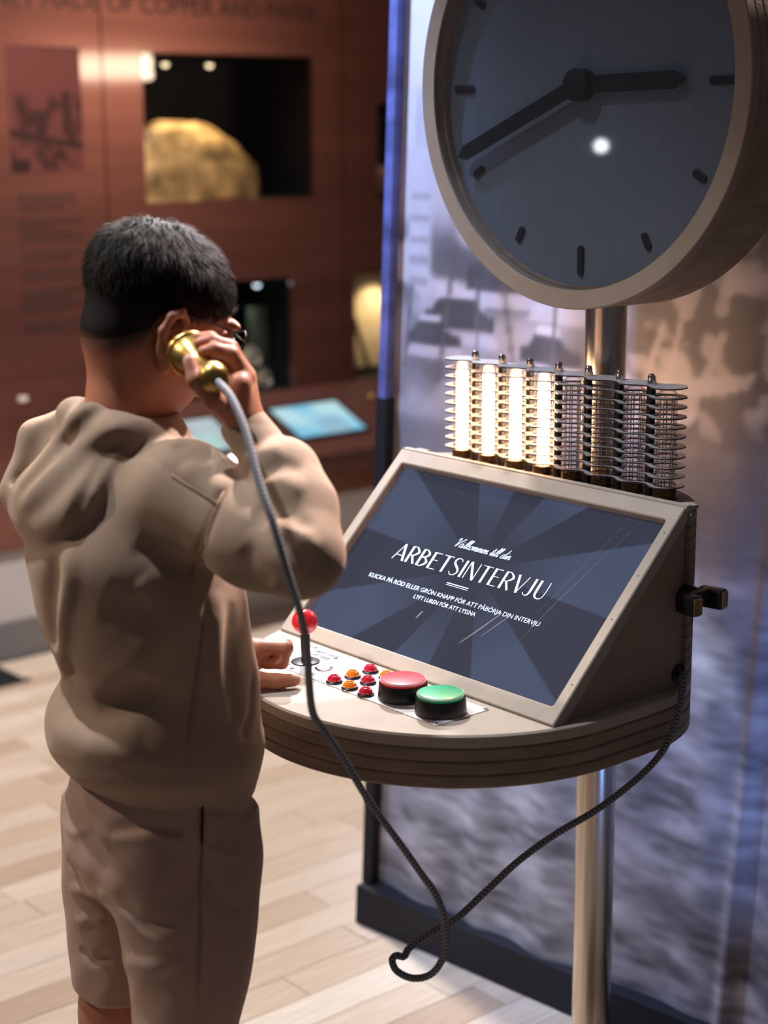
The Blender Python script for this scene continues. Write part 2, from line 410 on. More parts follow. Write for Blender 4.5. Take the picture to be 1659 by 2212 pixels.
t = thing('framed_document', 'pale document in a dark frame with a diagonal bar in the lower right case', 'document', W(UW-.16, 2.09, .672), PH)
box('sheet', -.006, 0, .0, .44, .01, .325, M_PAPER, t)
for k in range(3): box('fold_line', .0002, .0012, .0, .44, .09+k*.075, .092+k*.075, mat('fold_shadow', lin(190, 160, 118), .8), t)
for a in ((0, .44, 0, .012), (0, .44, .322, .335)): box('frame_bar', -.01, .008, *a, M_BLACK, t)
vs, fs = tube_data([(.02, .035, .33), (.02, .155, .0)], .008, 8); mesh_obj('diagonal_bar', vs, fs, M_BLACK, t, True)
tag(rough_lump('dark_mineral', (UW-.15, 2.30, 1.275), (.06, .10, .07), mat('brown_mineral', lin(120, 80, 50), .6, var=.4, vscale=20), 21, 3, .2, 1.2415), 'brown mineral lump in the upper right wall case', 'mineral')
sp = box('glass_panel_display', -.004, .004, -.04, .04, 0, .25, mat('olive_glass_display', lin(92, 100, 78), .35), None)
sp.location = W(UW-.14, 1.835-.05, .6695); sp.rotation_euler = (0, 0, PH)
tag(sp, 'tall olive green plate standing at the right of the dark case', 'plate')
pl = box('wall_label', UW+.001, UW+.006, .862, .89, .731, .745, mat('white_card', lin(225, 215, 210), .6), None, .001)
tag(at_k(pl), 'small white card label on the copper wall beside the hood', 'label')
# sloping display desk under the cases with two touch screens
SL = .433
def dz(u): return .562+(-2.35-u)*SL
desk = croot('display_desk', 'dark sloping display desk along the copper wall', 'desk')
def slab(name, u0, u1, v0, v1, t0, t1, m, parent, bev=0):
    """box lying on the sloping desk top: t0..t1 is height above the slope"""
    o = box(name, u0, u1, v0, v1, t0, t1, m, parent, bev)
    for v in o.data.vertices: v.co.z += dz(v.co.x)
    return o
slab('desk_top', -2.605, -2.27, 1.02, 3.3, -.028, 0, M_WOODDARK, desk)
box('front_edge', -2.285, -2.270, 1.02, 3.3, dz(-2.28)-.06, dz(-2.28)-.024, M_WOODDARK, desk)
box('copper_apron', -2.52, -2.505, 1.02, 3.3, .335, dz(-2.51)-.03, M_COPPER, desk)
box('lower_plinth', -2.545, -2.53, 1.02, 3.3, 0, .334, M_PLINTH, desk)
for v in (1.1, 1.755, 2.5): box('bracket', -2.5049, -2.30, v-.012, v+.012, .46, dz(-2.3)-.03, M_BLACKMATT, desk)
def screen_mat(name, c1, c2, s):
    m = bpy.data.materials.new(name); m.use_nodes = True; nt = m.node_tree; N = nt.nodes; L = nt.links; b = N['Principled BSDF']
    b.inputs['Base Color'].default_value = (.02, .02, .02, 1); b.inputs['Roughness'].default_value = .2
    tc = N.new('ShaderNodeTexCoord'); g = N.new('ShaderNodeTexNoise'); g.inputs['Scale'].default_value = 6
    L.new(tc.outputs['Object'], g.inputs['Vector']); r = N.new('ShaderNodeValToRGB'); r.color_ramp.elements[0].position = .4; r.color_ramp.elements[1].position = .6
    r.color_ramp.elements[0].color = (*c1, 1); r.color_ramp.elements[1].color = (*c2, 1); L.new(g.outputs['Fac'], r.inputs[0])
    L.new(r.outputs[0], b.inputs['Emission Color']); b.inputs['Emission Strength'].default_value = s
    return m
def tablet(v0, v1, label, c1, c2, block, s):
    t = thing('touch_screen', label, 'screen', (OX, OY, 0), PH)
    slab('bezel', -2.512, -2.338, v0-.012, v1+.012, .0005, .008, M_BLACK, t)
    slab('display', -2.50, -2.35, v0, v1, .008, .0095, screen_mat('touch_display_%d' % int(v0*100), c1, c2, s), t)
    slab('picture_block', -2.425, -2.352, v0+.42*(v1-v0), v0+.80*(v1-v0), .0096, .0102, emission('display_block_%d' % int(v0*100), block, .55), t)
tablet(1.645, 1.895, 'bright cyan touch screen on the desk right of the raised arm', lin(130, 205, 235), lin(190, 232, 240), lin(105, 140, 160), .9)
tablet(1.19, 1.43, 'pale touch screen on the desk partly behind the chin', lin(175, 195, 200), lin(205, 222, 228), lin(120, 150, 150), .8)
for (u, v, r, lab) in ((-2.36, 1.958, .016, 'brass knob on the desk edge beside the banner'), (-2.49, 2.035, .012, 'small brass knob at the back of the desk beside the banner')):
    o = lathe('brass_knob', [(.0, 0), (r*.6, 0), (r*.5, r*.5), (r*.9, r*.8), (r, r*1.3), (r*.7, r*1.9), (0, r*2.05)], M_BRASS, None, 20)
    o.location = W(u, v, dz(u)); tag(o, lab, 'knob')
o = lathe('desk_lamp', [(0, 0), (.02, 0), (.02, .006), (.016, .010), (0, .012)], emission('desk_lamp_lens', (1.0, .95, .9), 4), None, 20)
o.location = W(-2.30, 1.372, dz(-2.30)+.006); o.rotation_euler = (0, 0, 0); tag(o, 'small round glowing white lamp on the desk front edge', 'lamp')
# floor grille by the wall
gr = thing('floor_grille', 'dark steel ventilation grille let into the floor by the wall', 'grille', W(-2.50, .62, .0005), PH)
for k in range(16): box('bar', -.09, .09, -.30+k*.0265, -.292+k*.0265, .0, .006, M_BLACKMATT, gr)
for a in ((-.098, -.088), (.088, .098)): box('rail', *a, -.305, .125, 0, .007, M_BLACKMATT, gr)
box('well', -.088, .088, -.30, .12, -.0001, .0008, mat('grille_well', lin(14, 16, 18), .8), gr)

# ------------------------------------------------------------------ printed textile banner
BW, BH = 1.75, 2.02
ban = thing('exhibition_banner', 'tall printed textile banner on a black base behind the kiosk', 'banner', W(-.70, .525, 0), PH+math.radians(5.9))
nx, nz = 330, 380
X = np.linspace(0, BW, nx); Z = np.linspace(.078, BH, nz); XX, ZZ = np.meshgrid(X, Z)
fold = .010*np.sin(XX*9+.6)*np.exp(-((XX-.3)/.5)**2)+.006*np.sin(XX*23+1.1+.5*ZZ)+.004*np.sin(XX*41+.8*ZZ)
fold += -.012*np.exp(-((XX-.765-.012*ZZ)/.012)**2)-.010*np.exp(-((XX-.265+.02*ZZ)/.03)**2)+.006*np.exp(-((XX-.47)/.05)**2)
LEAN = .052
g = np.full(XX.shape, .60)
n1 = vnoise(XX, ZZ, 5, 31); n2 = vnoise(XX, ZZ, 17, 32); n3 = vnoise(XX+3, ZZ, 40, 33)
wat = .12+.34*vnoise(XX, ZZ*3.2, 9, 34)+.34*vnoise(XX+.3*ZZ, ZZ*3.5, 26, 35)+.16*vnoise(XX, ZZ*4, 55, 36)
def blend(mask, val, w=1.0):
    global g
    g = g*(1-mask*w)+val*mask*w
def band(z0, z1, s=.01): return 1/(1+np.exp(-(ZZ-z0)/s))*(1/(1+np.exp((ZZ-z1)/s)))
def poly(pts):
    P = np.array(pts); m = np.zeros(XX.shape, bool); j = len(P)-1
    for i in range(len(P)):
        c = ((P[i, 1] > ZZ) != (P[j, 1] > ZZ)) & (XX < (P[j, 0]-P[i, 0])*(ZZ-P[i, 1])/(P[j, 1]-P[i, 1]+1e-9)+P[i, 0])
        m ^= c; j = i
    return m.astype(float)
def line(a, b, wd):
    a = np.array(a); b = np.array(b); d = b-a; t = np.clip(((XX-a[0])*d[0]+(ZZ-a[1])*d[1])/(d @ d), 0, 1)
    return (np.hypot(XX-a[0]-t*d[0], ZZ-a[1]-t*d[1]) < wd).astype(float)
# sky and houses (upper), harbour street (middle), plain quay, water (lower)
g[:] = .84+.06*n1
blend(band(1.30, 1.52, .004), .70+.10*(np.sin(XX*70) > .3)); blend(line((0, 1.505), (BW, 1.49), .002), .5)
for x0 in np.arange(.02, BW, .13):
    blend(poly([(x0, 1.17), (x0+.09, 1.17), (x0+.09, 1.40+.03*math.sin(x0*40)), (x0, 1.40+.03*math.sin(x0*40))]), .80-.12*rnd.random(), .8)
    for k in range(5): blend(poly([(x0+.015, 1.20+.035*k), (x0+.07, 1.20+.035*k), (x0+.07, 1.212+.035*k), (x0+.015, 1.212+.035*k)]), .45, .6)
blend(band(1.13, 1.30, .012)*np.clip((n2-.42)*5, 0, 1), .22, .85)
blend(band(.985, 1.16, .01), .50+.5*(n2-.5))
for (x, z, s) in ((.27, 1.20, 1.0), (.16, 1.13, .8), (.42, 1.19, 1.1), (.36, 1.09, .7), (.60, 1.22, .9), (.10, 1.10, .6)):   # parked cars under snow
    blend(poly([(x-.10*s, z), (x+.10*s, z), (x+.10*s, z+.03*s), (x+.05*s, z+.045*s), (x+.03*s, z+.075*s), (x-.05*s, z+.075*s), (x-.075*s, z+.04*s), (x-.10*s, z+.035*s)]), .22)
    blend(poly([(x-.055*s, z+.066*s), (x+.035*s, z+.066*s), (x+.03*s, z+.085*s), (x-.05*s, z+.085*s)]), .86)
    blend(poly([(x-.11*s, z-.03*s), (x+.12*s, z-.03*s), (x+.10*s, z-.002), (x-.09*s, z-.002)]), .78, .9)
for x in np.arange(.03, 1.6, .085): blend(line((x, 1.02+.05*math.sin(x*31)), (x+.03*math.sin(x*17), 1.15+.12*abs(math.sin(x*13))), .004), .30, .8)
right = 1/(1+np.exp(-(XX-.47)/.03))
blend(band(.985, 1.34, .015)*right, .36+.10*n1)
blob = np.clip((.6*vnoise(XX+.4*ZZ, ZZ*1.2, 27, 51)+.4*vnoise(XX+.9*ZZ, ZZ-.4*XX, 41, 52)-.57)*8, 0, 1)*band(1.0, 1.33, .02)*right
blend(blob, .80, .9)
for (x, z, dx, dz_, w_) in ((.52, 1.00, .045, .17, .006), (.56, 1.0, .04, .2, .005), (.62, 1.04, .05, .12, .008), (.60, 1.19, .02, .06, .014), (.665, 1.2, .012, .07, .012), (.745, 1.12, .01, .10, .010), (.74, 1.25, .012, .06, .012), (.81, 1.10, .03, .09, .006)):
    blend(line((x, z), (x+dx, z+dz_), w_), .80, .85)
for pts in ([(.52, 1.045), (.72, 1.085), (.73, 1.11), (.66, 1.10), (.54, 1.075)], [(.55, 1.015), (.62, 1.02), (.64, 1.045), (.52, 1.03)], [(.73, 1.045), (.80, 1.055), (.805, 1.085), (.74, 1.08)], [(.74, 1.10), (.90, 1.125), (.90, 1.14), (.75, 1.125)], [(.66, 1.215), (.75, 1.235), (.755, 1.26), (.67, 1.245)]):
    blend(poly(pts), .84)
blend(band(.80, .985, .006), .40+.08*n1); blend(band(.975, 1.0, .003)*(XX < .3), .62)
blend(poly([(.10, .995), (.20, .995), (.30, 1.09), (.12, 1.04)]), .66, .7)
blend(1/(1+np.exp((ZZ-.80)/.05)), wat)
blend(np.clip(vnoise(XX, ZZ*6, 14, 61)-.55, 0, 1)*4*np.exp(-((ZZ-.42-.03*XX)/.035)**2)*(XX > .6), .85, .9)
for _ in range(1):
    h_ = np.pad(g, 1, mode='edge'); g = (h_[:-2, 1:-1]+h_[2:, 1:-1]+h_[1:-1, :-2]+h_[1:-1, 2:]+2*g)/6
g = np.clip(g+.05*(n3-.5), .05, 1)
tintc = np.stack([g*.93, g*.92, g*1.0], -1).reshape(-1, 3)**1.5*.9
V = np.stack([XX+LEAN*ZZ, fold-.004, ZZ], -1).reshape(-1, 3)
F = [(j*nx+i, j*nx+i+1, (j+1)*nx+i+1, (j+1)*nx+i) for j in range(nz-1) for i in range(nx-1)]
fab = mesh_obj('printed_fabric', V, F, mat('printed_textile', (1, 1, 1), .62, attr='col', bump=.10, bscale=900, sheen=.15, spec=.35), ban, True)
set_colors(fab.data, tintc)
def skew(o):
    for v in o.data.vertices: v.co.x += LEAN*v.co.z
    return o
skew(box('base_bar', -.012, BW+.01, -.03, .03, 0.0, .078, mat('black_textile', lin(18, 19, 28), .75), ban, .003))
skew(box('side_frame', -.014, .010, -.012, .03, .078, 1.0, mat('black_textile', lin(18, 19, 28), .75), ban))
skew(box('side_wrap', -.012, .006, -.010, .03, 1.0, BH, mat('blue_lit_side_fabric', lin(96, 106, 168), .6, var=.6, vscale=9, stretch=(1, 1, 2)), ban))  # the strong blue light on the wrap is put into its colour
# ------------------------------------------------------------------ kiosk
kio = croot('interview_kiosk', 'grey layered fibreboard kiosk with a sloping screen and push buttons on a steel pole', 'kiosk')
RT, CV, VB, RC = .282, .09, .343, .172
def arc(cx, cy, r, a0, a1, n): return [(cx+r*math.cos(a), cy+r*math.sin(a)) for a in np.linspace(math.radians(a0), math.radians(a1), n)]
FOOT = arc(0, CV, RT, 180, 360, 72)[:-1]+[(RT, CV)]+arc(RT-RC, VB-RC, RC, 0, 90, 20)+arc(-RT+RC, VB-RC, RC, 90, 180, 20)
TH = .0165
for k in range(4):
    prism('table_layer', FOOT, ZT-.066+k*TH, ZT-.066+(k+1)*TH, M_MDF_EDGE if k < 3 else M_MDF_FACE, kio, .0024, True, 20)
def clip_v(pts, v0):
    out = []; n = len(pts)
    for i in range(n):
        a, b = pts[i], pts[(i+1) % n]
        if a[1] >= v0: out.append(a)
        if (a[1] >= v0) != (b[1] >= v0):
            t = (v0-a[1])/(b[1]-a[1]); out.append((a[0]+t*(b[0]-a[0]), v0))
    return out
BLK = clip_v(FOOT, .2365); ZTOP = .992; NB = 14; tb_ = (ZTOP-ZT)/NB
for k in range(NB):
    prism('back_layer', BLK, ZT+k*tb_, ZT+(k+1)*tb_, M_MDF_EDGE if k < NB-1 else M_MDF, kio, .0018, True, 20)
# wedge cabinet with cheeks
def extr_u(name, prof, u0, u1, m, bev=0):
    n = len(prof); vs = [(u0, v, z) for v, z in prof]+[(u1, v, z) for v, z in prof]
    fs = [tuple(range(n)), tuple(range(n, 2*n))[::-1]]+[(i, i+n, (i+1) % n+n, (i+1) % n) for i in range(n)]
    bm = bmesh.new(); q = [bm.verts.new(v) for v in vs]
    for f in fs: bm.faces.new([q[i] for i in f])
    bmesh.ops.recalc_face_normals(bm, faces=bm.faces[:])
    if bev: bmesh.ops.bevel(bm, geom=bm.edges[:], offset=bev, segments=2, affect='EDGES')
    return bm_obj(name, bm, m, kio)
S2 = math.sqrt(.5)
extr_u('cabinet_core', [(.030, ZT), (.236, ZT), (.236, .975)], -.245, .245, M_BLACKMATT)
for s in (-1, 1):
    a, b = (.2455, .262) if s > 0 else (-.262, -.2455)
    extr_u('cheek', [(.026, ZT), (.236, ZT), (.236, .980)], a, b, M_MDF, .0008)
# screen frame on the 45 degree slope: local (u, s, n)
FM = Matrix(((1, 0, 0, 0), (0, S2, -S2, 0), (0, S2, S2, ZT), (0, 0, 0, 1)))
def rrect(x0, x1, y0, y1, r, n=6):
    return arc(x1-r, y0+r, r, -90, 0, n)+arc(x1-r, y1-r, r, 0, 90, n)+arc(x0+r, y1-r, r, 90, 180, n)+arc(x0+r, y0+r, r, 180, 270, n)
def frame_mesh(name, outer, inner, n0, n1, m, ch=.0015):
    """ring between two outlines with equal point counts"""
    O, I = np.array(outer), np.array(inner); k = len(O); vs = []
    co = O.mean(0); sh = lambda P, d: P+np.sign(P-co)*d
    for P, z in ((sh(O, -ch), n1), (O, n1-ch), (O, n0), (I, n0), (I, n1-ch), (sh(I, ch), n1)): vs += [FM @ Vector((x, y, z)) for x, y in P]
    fs = []
    for r in range(6):
        for i in range(k):
            j = (i+1) % k; a = r*k; b = ((r+1) % 6)*k; fs.append((a+i, a+j, b+j, b+i))
    bm = bmesh.new(); q = [bm.verts.new(v) for v in vs]
    for f in fs: bm.faces.new([q[i] for i in f])
    return bm_obj(name, bm, m, kio)
frame_mesh('screen_frame', rrect(-.265, .265, .004, .326, .0012), rrect(-.2465, .2485, .0265, .3035, .004), -.016, 0, M_MDF_FACE)
box('frame_cap', -.265, .265, .2335, .2435, .984, 1.0015, M_MDF_FACE, kio, .0008)
for s in (-1, 1): box('cap_block', s*.250-.010, s*.250+.010, .243, .262, .9925, .9985, M_MDF_FACE, kio, .0008)
box('shadow_gap', -.258, .258, .0085, .030, ZT+.0001, ZT+.004, M_BLACKMATT, kio)
for (u, s) in ((.2575, .285), (.2575, .155), (.2575, .22), (.2575, .06)):
    lathe('frame_pin', [(0, .0004), (.0013, .0004), (.0013, -.001)], M_PRINT, kio, 10, mtx=FM @ Matrix.Translation((u, s, 0)))
# display panel with a sunburst picture
def sunburst():
    m = bpy.data.materials.new('screen_sunburst'); m.use_nodes = True; nt = m.node_tree; N = nt.nodes; L = nt.links; b = N['Principled BSDF']
    b.inputs['Base Color'].default_value = (.012, .013, .018, 1); b.inputs['Roughness'].default_value = .22; b.inputs['Specular IOR Level'].default_value = .5
    tc = N.new('ShaderNodeTexCoord'); sp = N.new('ShaderNodeSeparateXYZ'); L.new(tc.outputs['Object'], sp.inputs[0])
    def math_(op, a, b_=None):
        n = N.new('ShaderNodeMath'); n.operation = op
        for i, x in enumerate((a, b_)):
            if x is None: continue
            if isinstance(x, (int, float)): n.inputs[i].default_value = x
            else: L.new(x, n.inputs[i])
        return n.outputs[0]
    dx = math_('ADD', sp.outputs['X'], .004); dy = math_('SUBTRACT', sp.outputs['Y'], .012)
    an = math_('ARCTAN2', dy, dx)
    wv = math_('SINE', math_('ADD', math_('MULTIPLY', an, 7), .5))
    st = N.new('ShaderNodeMapRange'); st.inputs[1].default_value = -.06; st.inputs[2].default_value = .06; L.new(wv, st.inputs[0])
    rad = math_('SQRT', math_('ADD', math_('MULTIPLY', dx, dx), math_('MULTIPLY', dy, dy)))
    fade = N.new('ShaderNodeMapRange'); fade.inputs[1].default_value = .03; fade.inputs[2].default_value = .16; L.new(rad, fade.inputs[0])
    fac = math_('MULTIPLY', st.outputs[0], fade.outputs[0])
    mx = N.new('ShaderNodeMix'); mx.data_type = 'RGBA'; L.new(fac, mx.inputs['Factor'])
    mx.inputs['A'].default_value = (*lin(46, 49, 63), 1); mx.inputs['B'].default_value = (*lin(66, 75, 98), 1)
    L.new(mx.outputs['Result'], b.inputs['Emission Color']); b.inputs['Emission Strength'].default_value = 1.0
    vo = N.new('ShaderNodeTexVoronoi'); vo.inputs['Scale'].default_value = 120; L.new(tc.outputs['Object'], vo.inputs['Vector'])
    dust = N.new('ShaderNodeMapRange'); dust.inputs[1].default_value = .06; dust.inputs[2].default_value = .02; dust.inputs[3].default_value = 0; dust.inputs[4].default_value = .35; L.new(vo.outputs['Distance'], dust.inputs[0])
    m2 = N.new('ShaderNodeMix'); m2.data_type = 'RGBA'; L.new(dust.outputs[0], m2.inputs['Factor']); m2.inputs['A'].default_value = (.012, .013, .018, 1); m2.inputs['B'].default_value = (.5, .5, .55, 1)
    L.new(m2.outputs['Result'], b.inputs['Base Color'])
    sn = N.new('ShaderNodeTexNoise'); sn.inputs['Scale'].default_value = 9; sn.inputs['Detail'].default_value = 5; L.new(tc.outputs['Object'], sn.inputs['Vector'])
    rr = N.new('ShaderNodeMapRange'); rr.inputs[3].default_value = .09; rr.inputs[4].default_value = .18; L.new(sn.outputs['Fac'], rr.inputs[0]); L.new(rr.outputs[0], b.inputs['Roughness'])
    return m
scr = bpy.data.objects.new('screen', bpy.data.meshes.new('screen')); COL.objects.link(scr)
bm = bmesh.new(); bbox_bm(bm, -.2475, .2495, -.139, .139, -.004, 0); bm.to_mesh(scr.data); bm.free()
scr.data.materials.append(sunburst()); scr.parent = kio
scr.matrix_local = FM @ Matrix.Translation((0, .165, -.0115))
scr['label'] = 'dark blue lit screen with a sunburst and welcome text'
M_SCRTXT = emission('screen_lettering', lin(205, 222, 245), .95)
TXM = lambda u, s: Matrix.Translation((u, s-.165, .0004))     # in screen space
# the big title is drawn letter by letter: thick and thin strokes in a narrow deco style
def ribbon(bm, P, w):
    P = np.array(P, float); w = np.broadcast_to(w, (len(P),)); T = np.gradient(P, axis=0); T /= np.linalg.norm(T, axis=1)[:, None]+1e-9
    Nn = np.c_[-T[:, 1], T[:, 0]]; a = [bm.verts.new((*p, 0)) for p in P+Nn*w[:, None]/2]; b = [bm.verts.new((*p, 0)) for p in P-Nn*w[:, None]/2]
    for i in range(len(P)-1): bm.faces.new((a[i], b[i], b[i+1], a[i+1]))
TK, TN = .095, .028
def curve(P, n=8): return catmull(P, n)
def bowl(x0, y0, y1, x1):
    P = curve([(x0, y1), ((x0+x1)/2, y1), (x1, (y0+y1)/2), ((x0+x1)/2, y0), (x0, y0)])
    t = np.linspace(0, 1, len(P)); return P, TN+(TK-TN)*np.exp(-((t-.5)/.22)**2)
def glyph(ch):
    R = []
    st = lambda a, b, w: R.append((np.array([a, b]), w))
    if ch == 'A': st((.03, 0), (.30, 1), TN); st((.30, 1), (.56, 0), TK); st((.12, .30), (.47, .30), TN); return R, .58
    if ch == 'R': st((.06, 0), (.06, 1), TK); R.append(bowl(.06, .48, .98, .42)); st((.20, .48), (.44, 0), TK*.9); return R, .47
    if ch == 'B': st((.06, 0), (.06, 1), TK); R.append(bowl(.06, .54, .98, .38)); R.append(bowl(.06, .02, .54, .43)); return R, .47
    if ch == 'E': st((.06, 0), (.06, 1), TK); [st((.06, y), (x, y), TN) for y, x in ((.98, .38), (.54, .33), (.02, .40))]; return R, .42
    if ch == 'T': st((.23, 0), (.23, 1), TK); st((.0, .98), (.46, .98), TN); return R, .46
    if ch == 'I': st((.06, 0), (.06, 1), TK); return R, .12
    if ch == 'N': st((.03, 0), (.03, 1), TN); st((.06, 1), (.46, 0), TK); st((.48, 0), (.48, 1), TN); return R, .52
    if ch == 'V': st((.05, 1), (.27, 0), TK); st((.27, 0), (.50, 1), TN); return R, .50
    if ch == 'J': P = curve([(.22, 1), (.22, .5), (.21, .16), (.12, .0), (.0, .04), (-.05, .14)]); t = np.linspace(0, 1, len(P)); R.append((P, TN+(TK-TN)*np.clip(1.7-2.4*t, 0, 1))); return R, .30
    if ch == 'U': P = curve([(.06, 1), (.06, .45), (.09, .12), (.24, .0), (.40, .10), (.45, .45), (.45, 1)]); t = np.linspace(0, 1, len(P)); R.append((P, TN+(TK-TN)*np.clip(1.7-2.6*t, 0, 1))); return R, .48
    if ch == 'S': P = curve([(.36, .86), (.30, .97), (.18, 1.0), (.06, .90), (.07, .70), (.20, .54), (.34, .38), (.38, .18), (.27, .02), (.12, .01), (.02, .16)]); t = np.linspace(0, 1, len(P)); R.append((P, TN+(TK-TN)*np.exp(-((t-.5)/.2)**2))); return R, .42
tbm = bmesh.new(); pen = 0
for ch in 'ARBETSINTERVJU':
    R, wd = glyph(ch)
    for P, w_ in R:
        P = np.array(P, float)
        if len(P) == 2: P = np.array([P[0], (P[0]+P[1])/2, P[1]])
        ribbon(tbm, P+[pen, 0], np.resize(w_, len(P)) if np.ndim(w_) == 0 else w_)
    pen += wd+.095
CAP = .0262; sx = .291/(pen-.095)
for v in tbm.verts: v.co = (-.161+v.co.x*sx, .1594-.165+v.co.y*CAP, .0004)
tt = bm_obj('title_lettering', tbm, M_SCRTXT, scr); tt['label'] = 'white screen title ARBETSINTERVJU'
# cursive line, one pen stroke for each letter (italic)
SCR = {'V': ([[(.0, .75), (.06, .95), (.16, 1.0), (.18, .7), (.20, .0), (.34, .5), (.52, 1.0), (.60, .92)]], .50),
 'a': ([[(.26, .40), (.12, .46), (.02, .22), (.08, .0), (.20, .08), (.27, .42), (.25, .12), (.32, .0), (.42, .15)]], .40),
 'l': ([[(.0, .12), (.12, .45), (.20, .95), (.14, 1.05), (.08, .7), (.07, .15), (.13, .0), (.22, .14)]], .20),
 'k': ([[(.0, .12), (.12, .45), (.20, .95), (.14, 1.05), (.08, .7), (.05, .0)], [(.07, .22), (.18, .45), (.24, .36), (.10, .24), (.22, .0), (.34, .14)]], .32),
 'o': ([[(.18, .45), (.04, .36), (.02, .1), (.12, .0), (.24, .14), (.24, .36), (.18, .45), (.34, .36)]], .32),
 'm': ([[(.0, .15), (.06, .44), (.05, .0)], [(.05, .15), (.16, .45), (.20, .3), (.18, .0)], [(.18, .15), (.30, .45), (.34, .3), (.33, .06), (.38, .0), (.46, .14)]], .44),
 'n': ([[(.0, .15), (.06, .44), (.05, .0)], [(.05, .15), (.17, .45), (.21, .3), (.20, .06), (.25, .0), (.33, .14)]], .31),
 'e': ([[(.02, .2), (.20, .28), (.18, .44), (.08, .42), (.02, .16), (.10, .0), (.26, .14)]], .24),
 't': ([[(.0, .15), (.10, .5), (.14, .85), (.08, .3), (.09, .04), (.14, .0), (.22, .14)], [(.02, .58), (.24, .58)]], .20),
 'i': ([[(.0, .15), (.07, .44), (.05, .1), (.10, .0), (.18, .14)], [(.09, .62), (.10, .68)]], .16),
 'd': ([[(.24, .40), (.12, .46), (.02, .22), (.08, .0), (.20, .1), (.34, 1.05), (.25, .14), (.31, .0), (.40, .15)]], .38), ' ': ([], .22)}
sbm = bmesh.new(); pen = 0
for ch in 'Välkommen till din':
    S_, wd = SCR['a' if ch == 'ä' else ch]
    S_ = list(S_)+([[(.10, .62), (.11, .67)], [(.24, .62), (.25, .67)]] if ch == 'ä' else [])
    for P in S_:
        P = curve(P, 5); P[:, 0] += .28*P[:, 1]+pen; ribbon(sbm, P, .048)
    pen += wd
sx = .107/pen
for v in sbm.verts: v.co = (-.067+v.co.x*sx, .2015-.165+v.co.y*.0135, .0004)
bm_obj('script_lettering', sbm, M_SCRTXT, scr)['label'] = 'cursive screen line Välkommen till din'
o = text_mesh('instruction_lettering', 'KLICKA PÅ RÖD ELLER GRÖN KNAPP FÖR ATT PÅBÖRJA DIN INTERVJU', .0095, M_SCRTXT, scr, TXM(-.180, .1235), width=.329, bold=-.00011)
o = text_mesh('instruction_lettering', 'LYFT LUREN FÖR ATT LYSSNA', .0090, M_SCRTXT, scr, TXM(-.0765, .1115), width=.119, bold=-.00011)
dbm = bmesh.new()
for s_, h in ((.1462, .0012), (.1437, .0006)):
    q = [dbm.verts.new((x, y-.165, .0004)) for x, y in ((-.037, s_), (.005, s_), (.005, s_+h), (-.037, s_+h))]; dbm.faces.new(q)
bm_obj('double_rule', dbm, M_SCRTXT, scr)
# scratches and smears on the glass
M_SMEAR = mat('glass_smear', lin(104, 104, 120), .5)
sm = bmesh.new()
for P, w_ in (([(.205, .30), (.155, .165), (.135, .10)], .0005), ([(.187, .30), (.135, .14)], .0003), ([(.083, .128), (.060, .092), (.045, .07)], .0022), ([(.098, .128), (.072, .088)], .0014), ([(-.05, .085), (-.046, .098)], .003)):
    P = catmull(P, 6); t = np.linspace(0, 1, len(P)); ribbon(sm, P, w_*(.3+.7*np.sin(math.pi*(.1+.85*t))))
for v in sm.verts: v.co = (v.co.x, v.co.y-.165, .0003)
bm_obj('glass_smears', sm, M_SMEAR, scr)['kind'] = 'stuff'

# control plate with prints, joystick, buttons and screws
box('control_plate', -.1705, .1705, -.0955, -.009, ZT, ZT+.0012, M_WHITEPLATE, kio, .0004)
ZP = ZT+.0013
def flat(name, polys, m, parent=kio, z=ZP+.0001):
    bm = bmesh.new()
    for P in polys: bm.faces.new([bm.verts.new((x, y, z)) for x, y in P])
    return bm_obj(name, bm, m, parent)
def quad(a, b, w):
    a = np.array(a); b = np.array(b); d = b-a; n = np.array([-d[1], d[0]])/np.linalg.norm(d)*w/2
    return [tuple(a+n), tuple(b+n), tuple(b-n), tuple(a-n)]
def clipq(c, P): return [(c[0]+x, c[1]+y) for x, y in P]
uk = (-.129, -.084)          # grey union flag print: the grey fields between white crosses
H_, V_ = .018, .0105
P_ = []
for sx_ in (-1, 1):
    for sy in (-1, 1):
        f_ = lambda L_: clipq(uk, [(sx_*x, sy*y) for x, y in L_][::(1 if sx_*sy > 0 else -1)])
        P_.append(f_([(.0045, V_*.98), (.0145, V_*.98), (.0045, .0050)])); P_.append(f_([(H_, .0038), (H_, .0085), (.0095, .0038)]))
        P_.append(f_([(.0035, .0026), (H_-.003, V_-.0002), (H_-.0016, V_-.0002), (.0052, .0026)]))
P_.append(clipq(uk, [(-H_, -.0012), (H_, -.0012), (H_, .0012), (-H_, .0012)])); P_.append(clipq(uk, [(-.0012, -V_), (.0012, -V_), (.0012, V_), (-.0012, V_)]))
flat('flag_print', P_, M_PRINT)
sw = (-.128, -.024)          # the second flag: four grey fields around a white cross
P_ = [clipq(sw, [(a, c), (b, c), (b, d), (a, d)]) for a, b in ((-.018, -.0065), (-.0015, .018)) for c, d in ((-.011, -.002), (.0025, .011))]
flat('flag_print', P_, M_PRINT)
hc = (-.086, -.060)
out = [(-.024, 0), (-.013, .012), (-.013, .007), (.013, .007), (.013, .012), (.020, .0), (.013, -.012), (.013, -.007), (-.013, -.007), (-.013, -.012)]
flat('arrow_print', [quad((hc[0]+out[i][0], hc[1]+out[i][1]), (hc[0]+out[(i+1) % 10][0], hc[1]+out[(i+1) % 10][1]), .0011) for i in range(10)], M_PRINT)
joy = bpy.data.objects.new('joystick', None); COL.objects.link(joy); joy.parent = kio; joy.location = (-.1245, -.060, ZP); joy.empty_display_size = .03
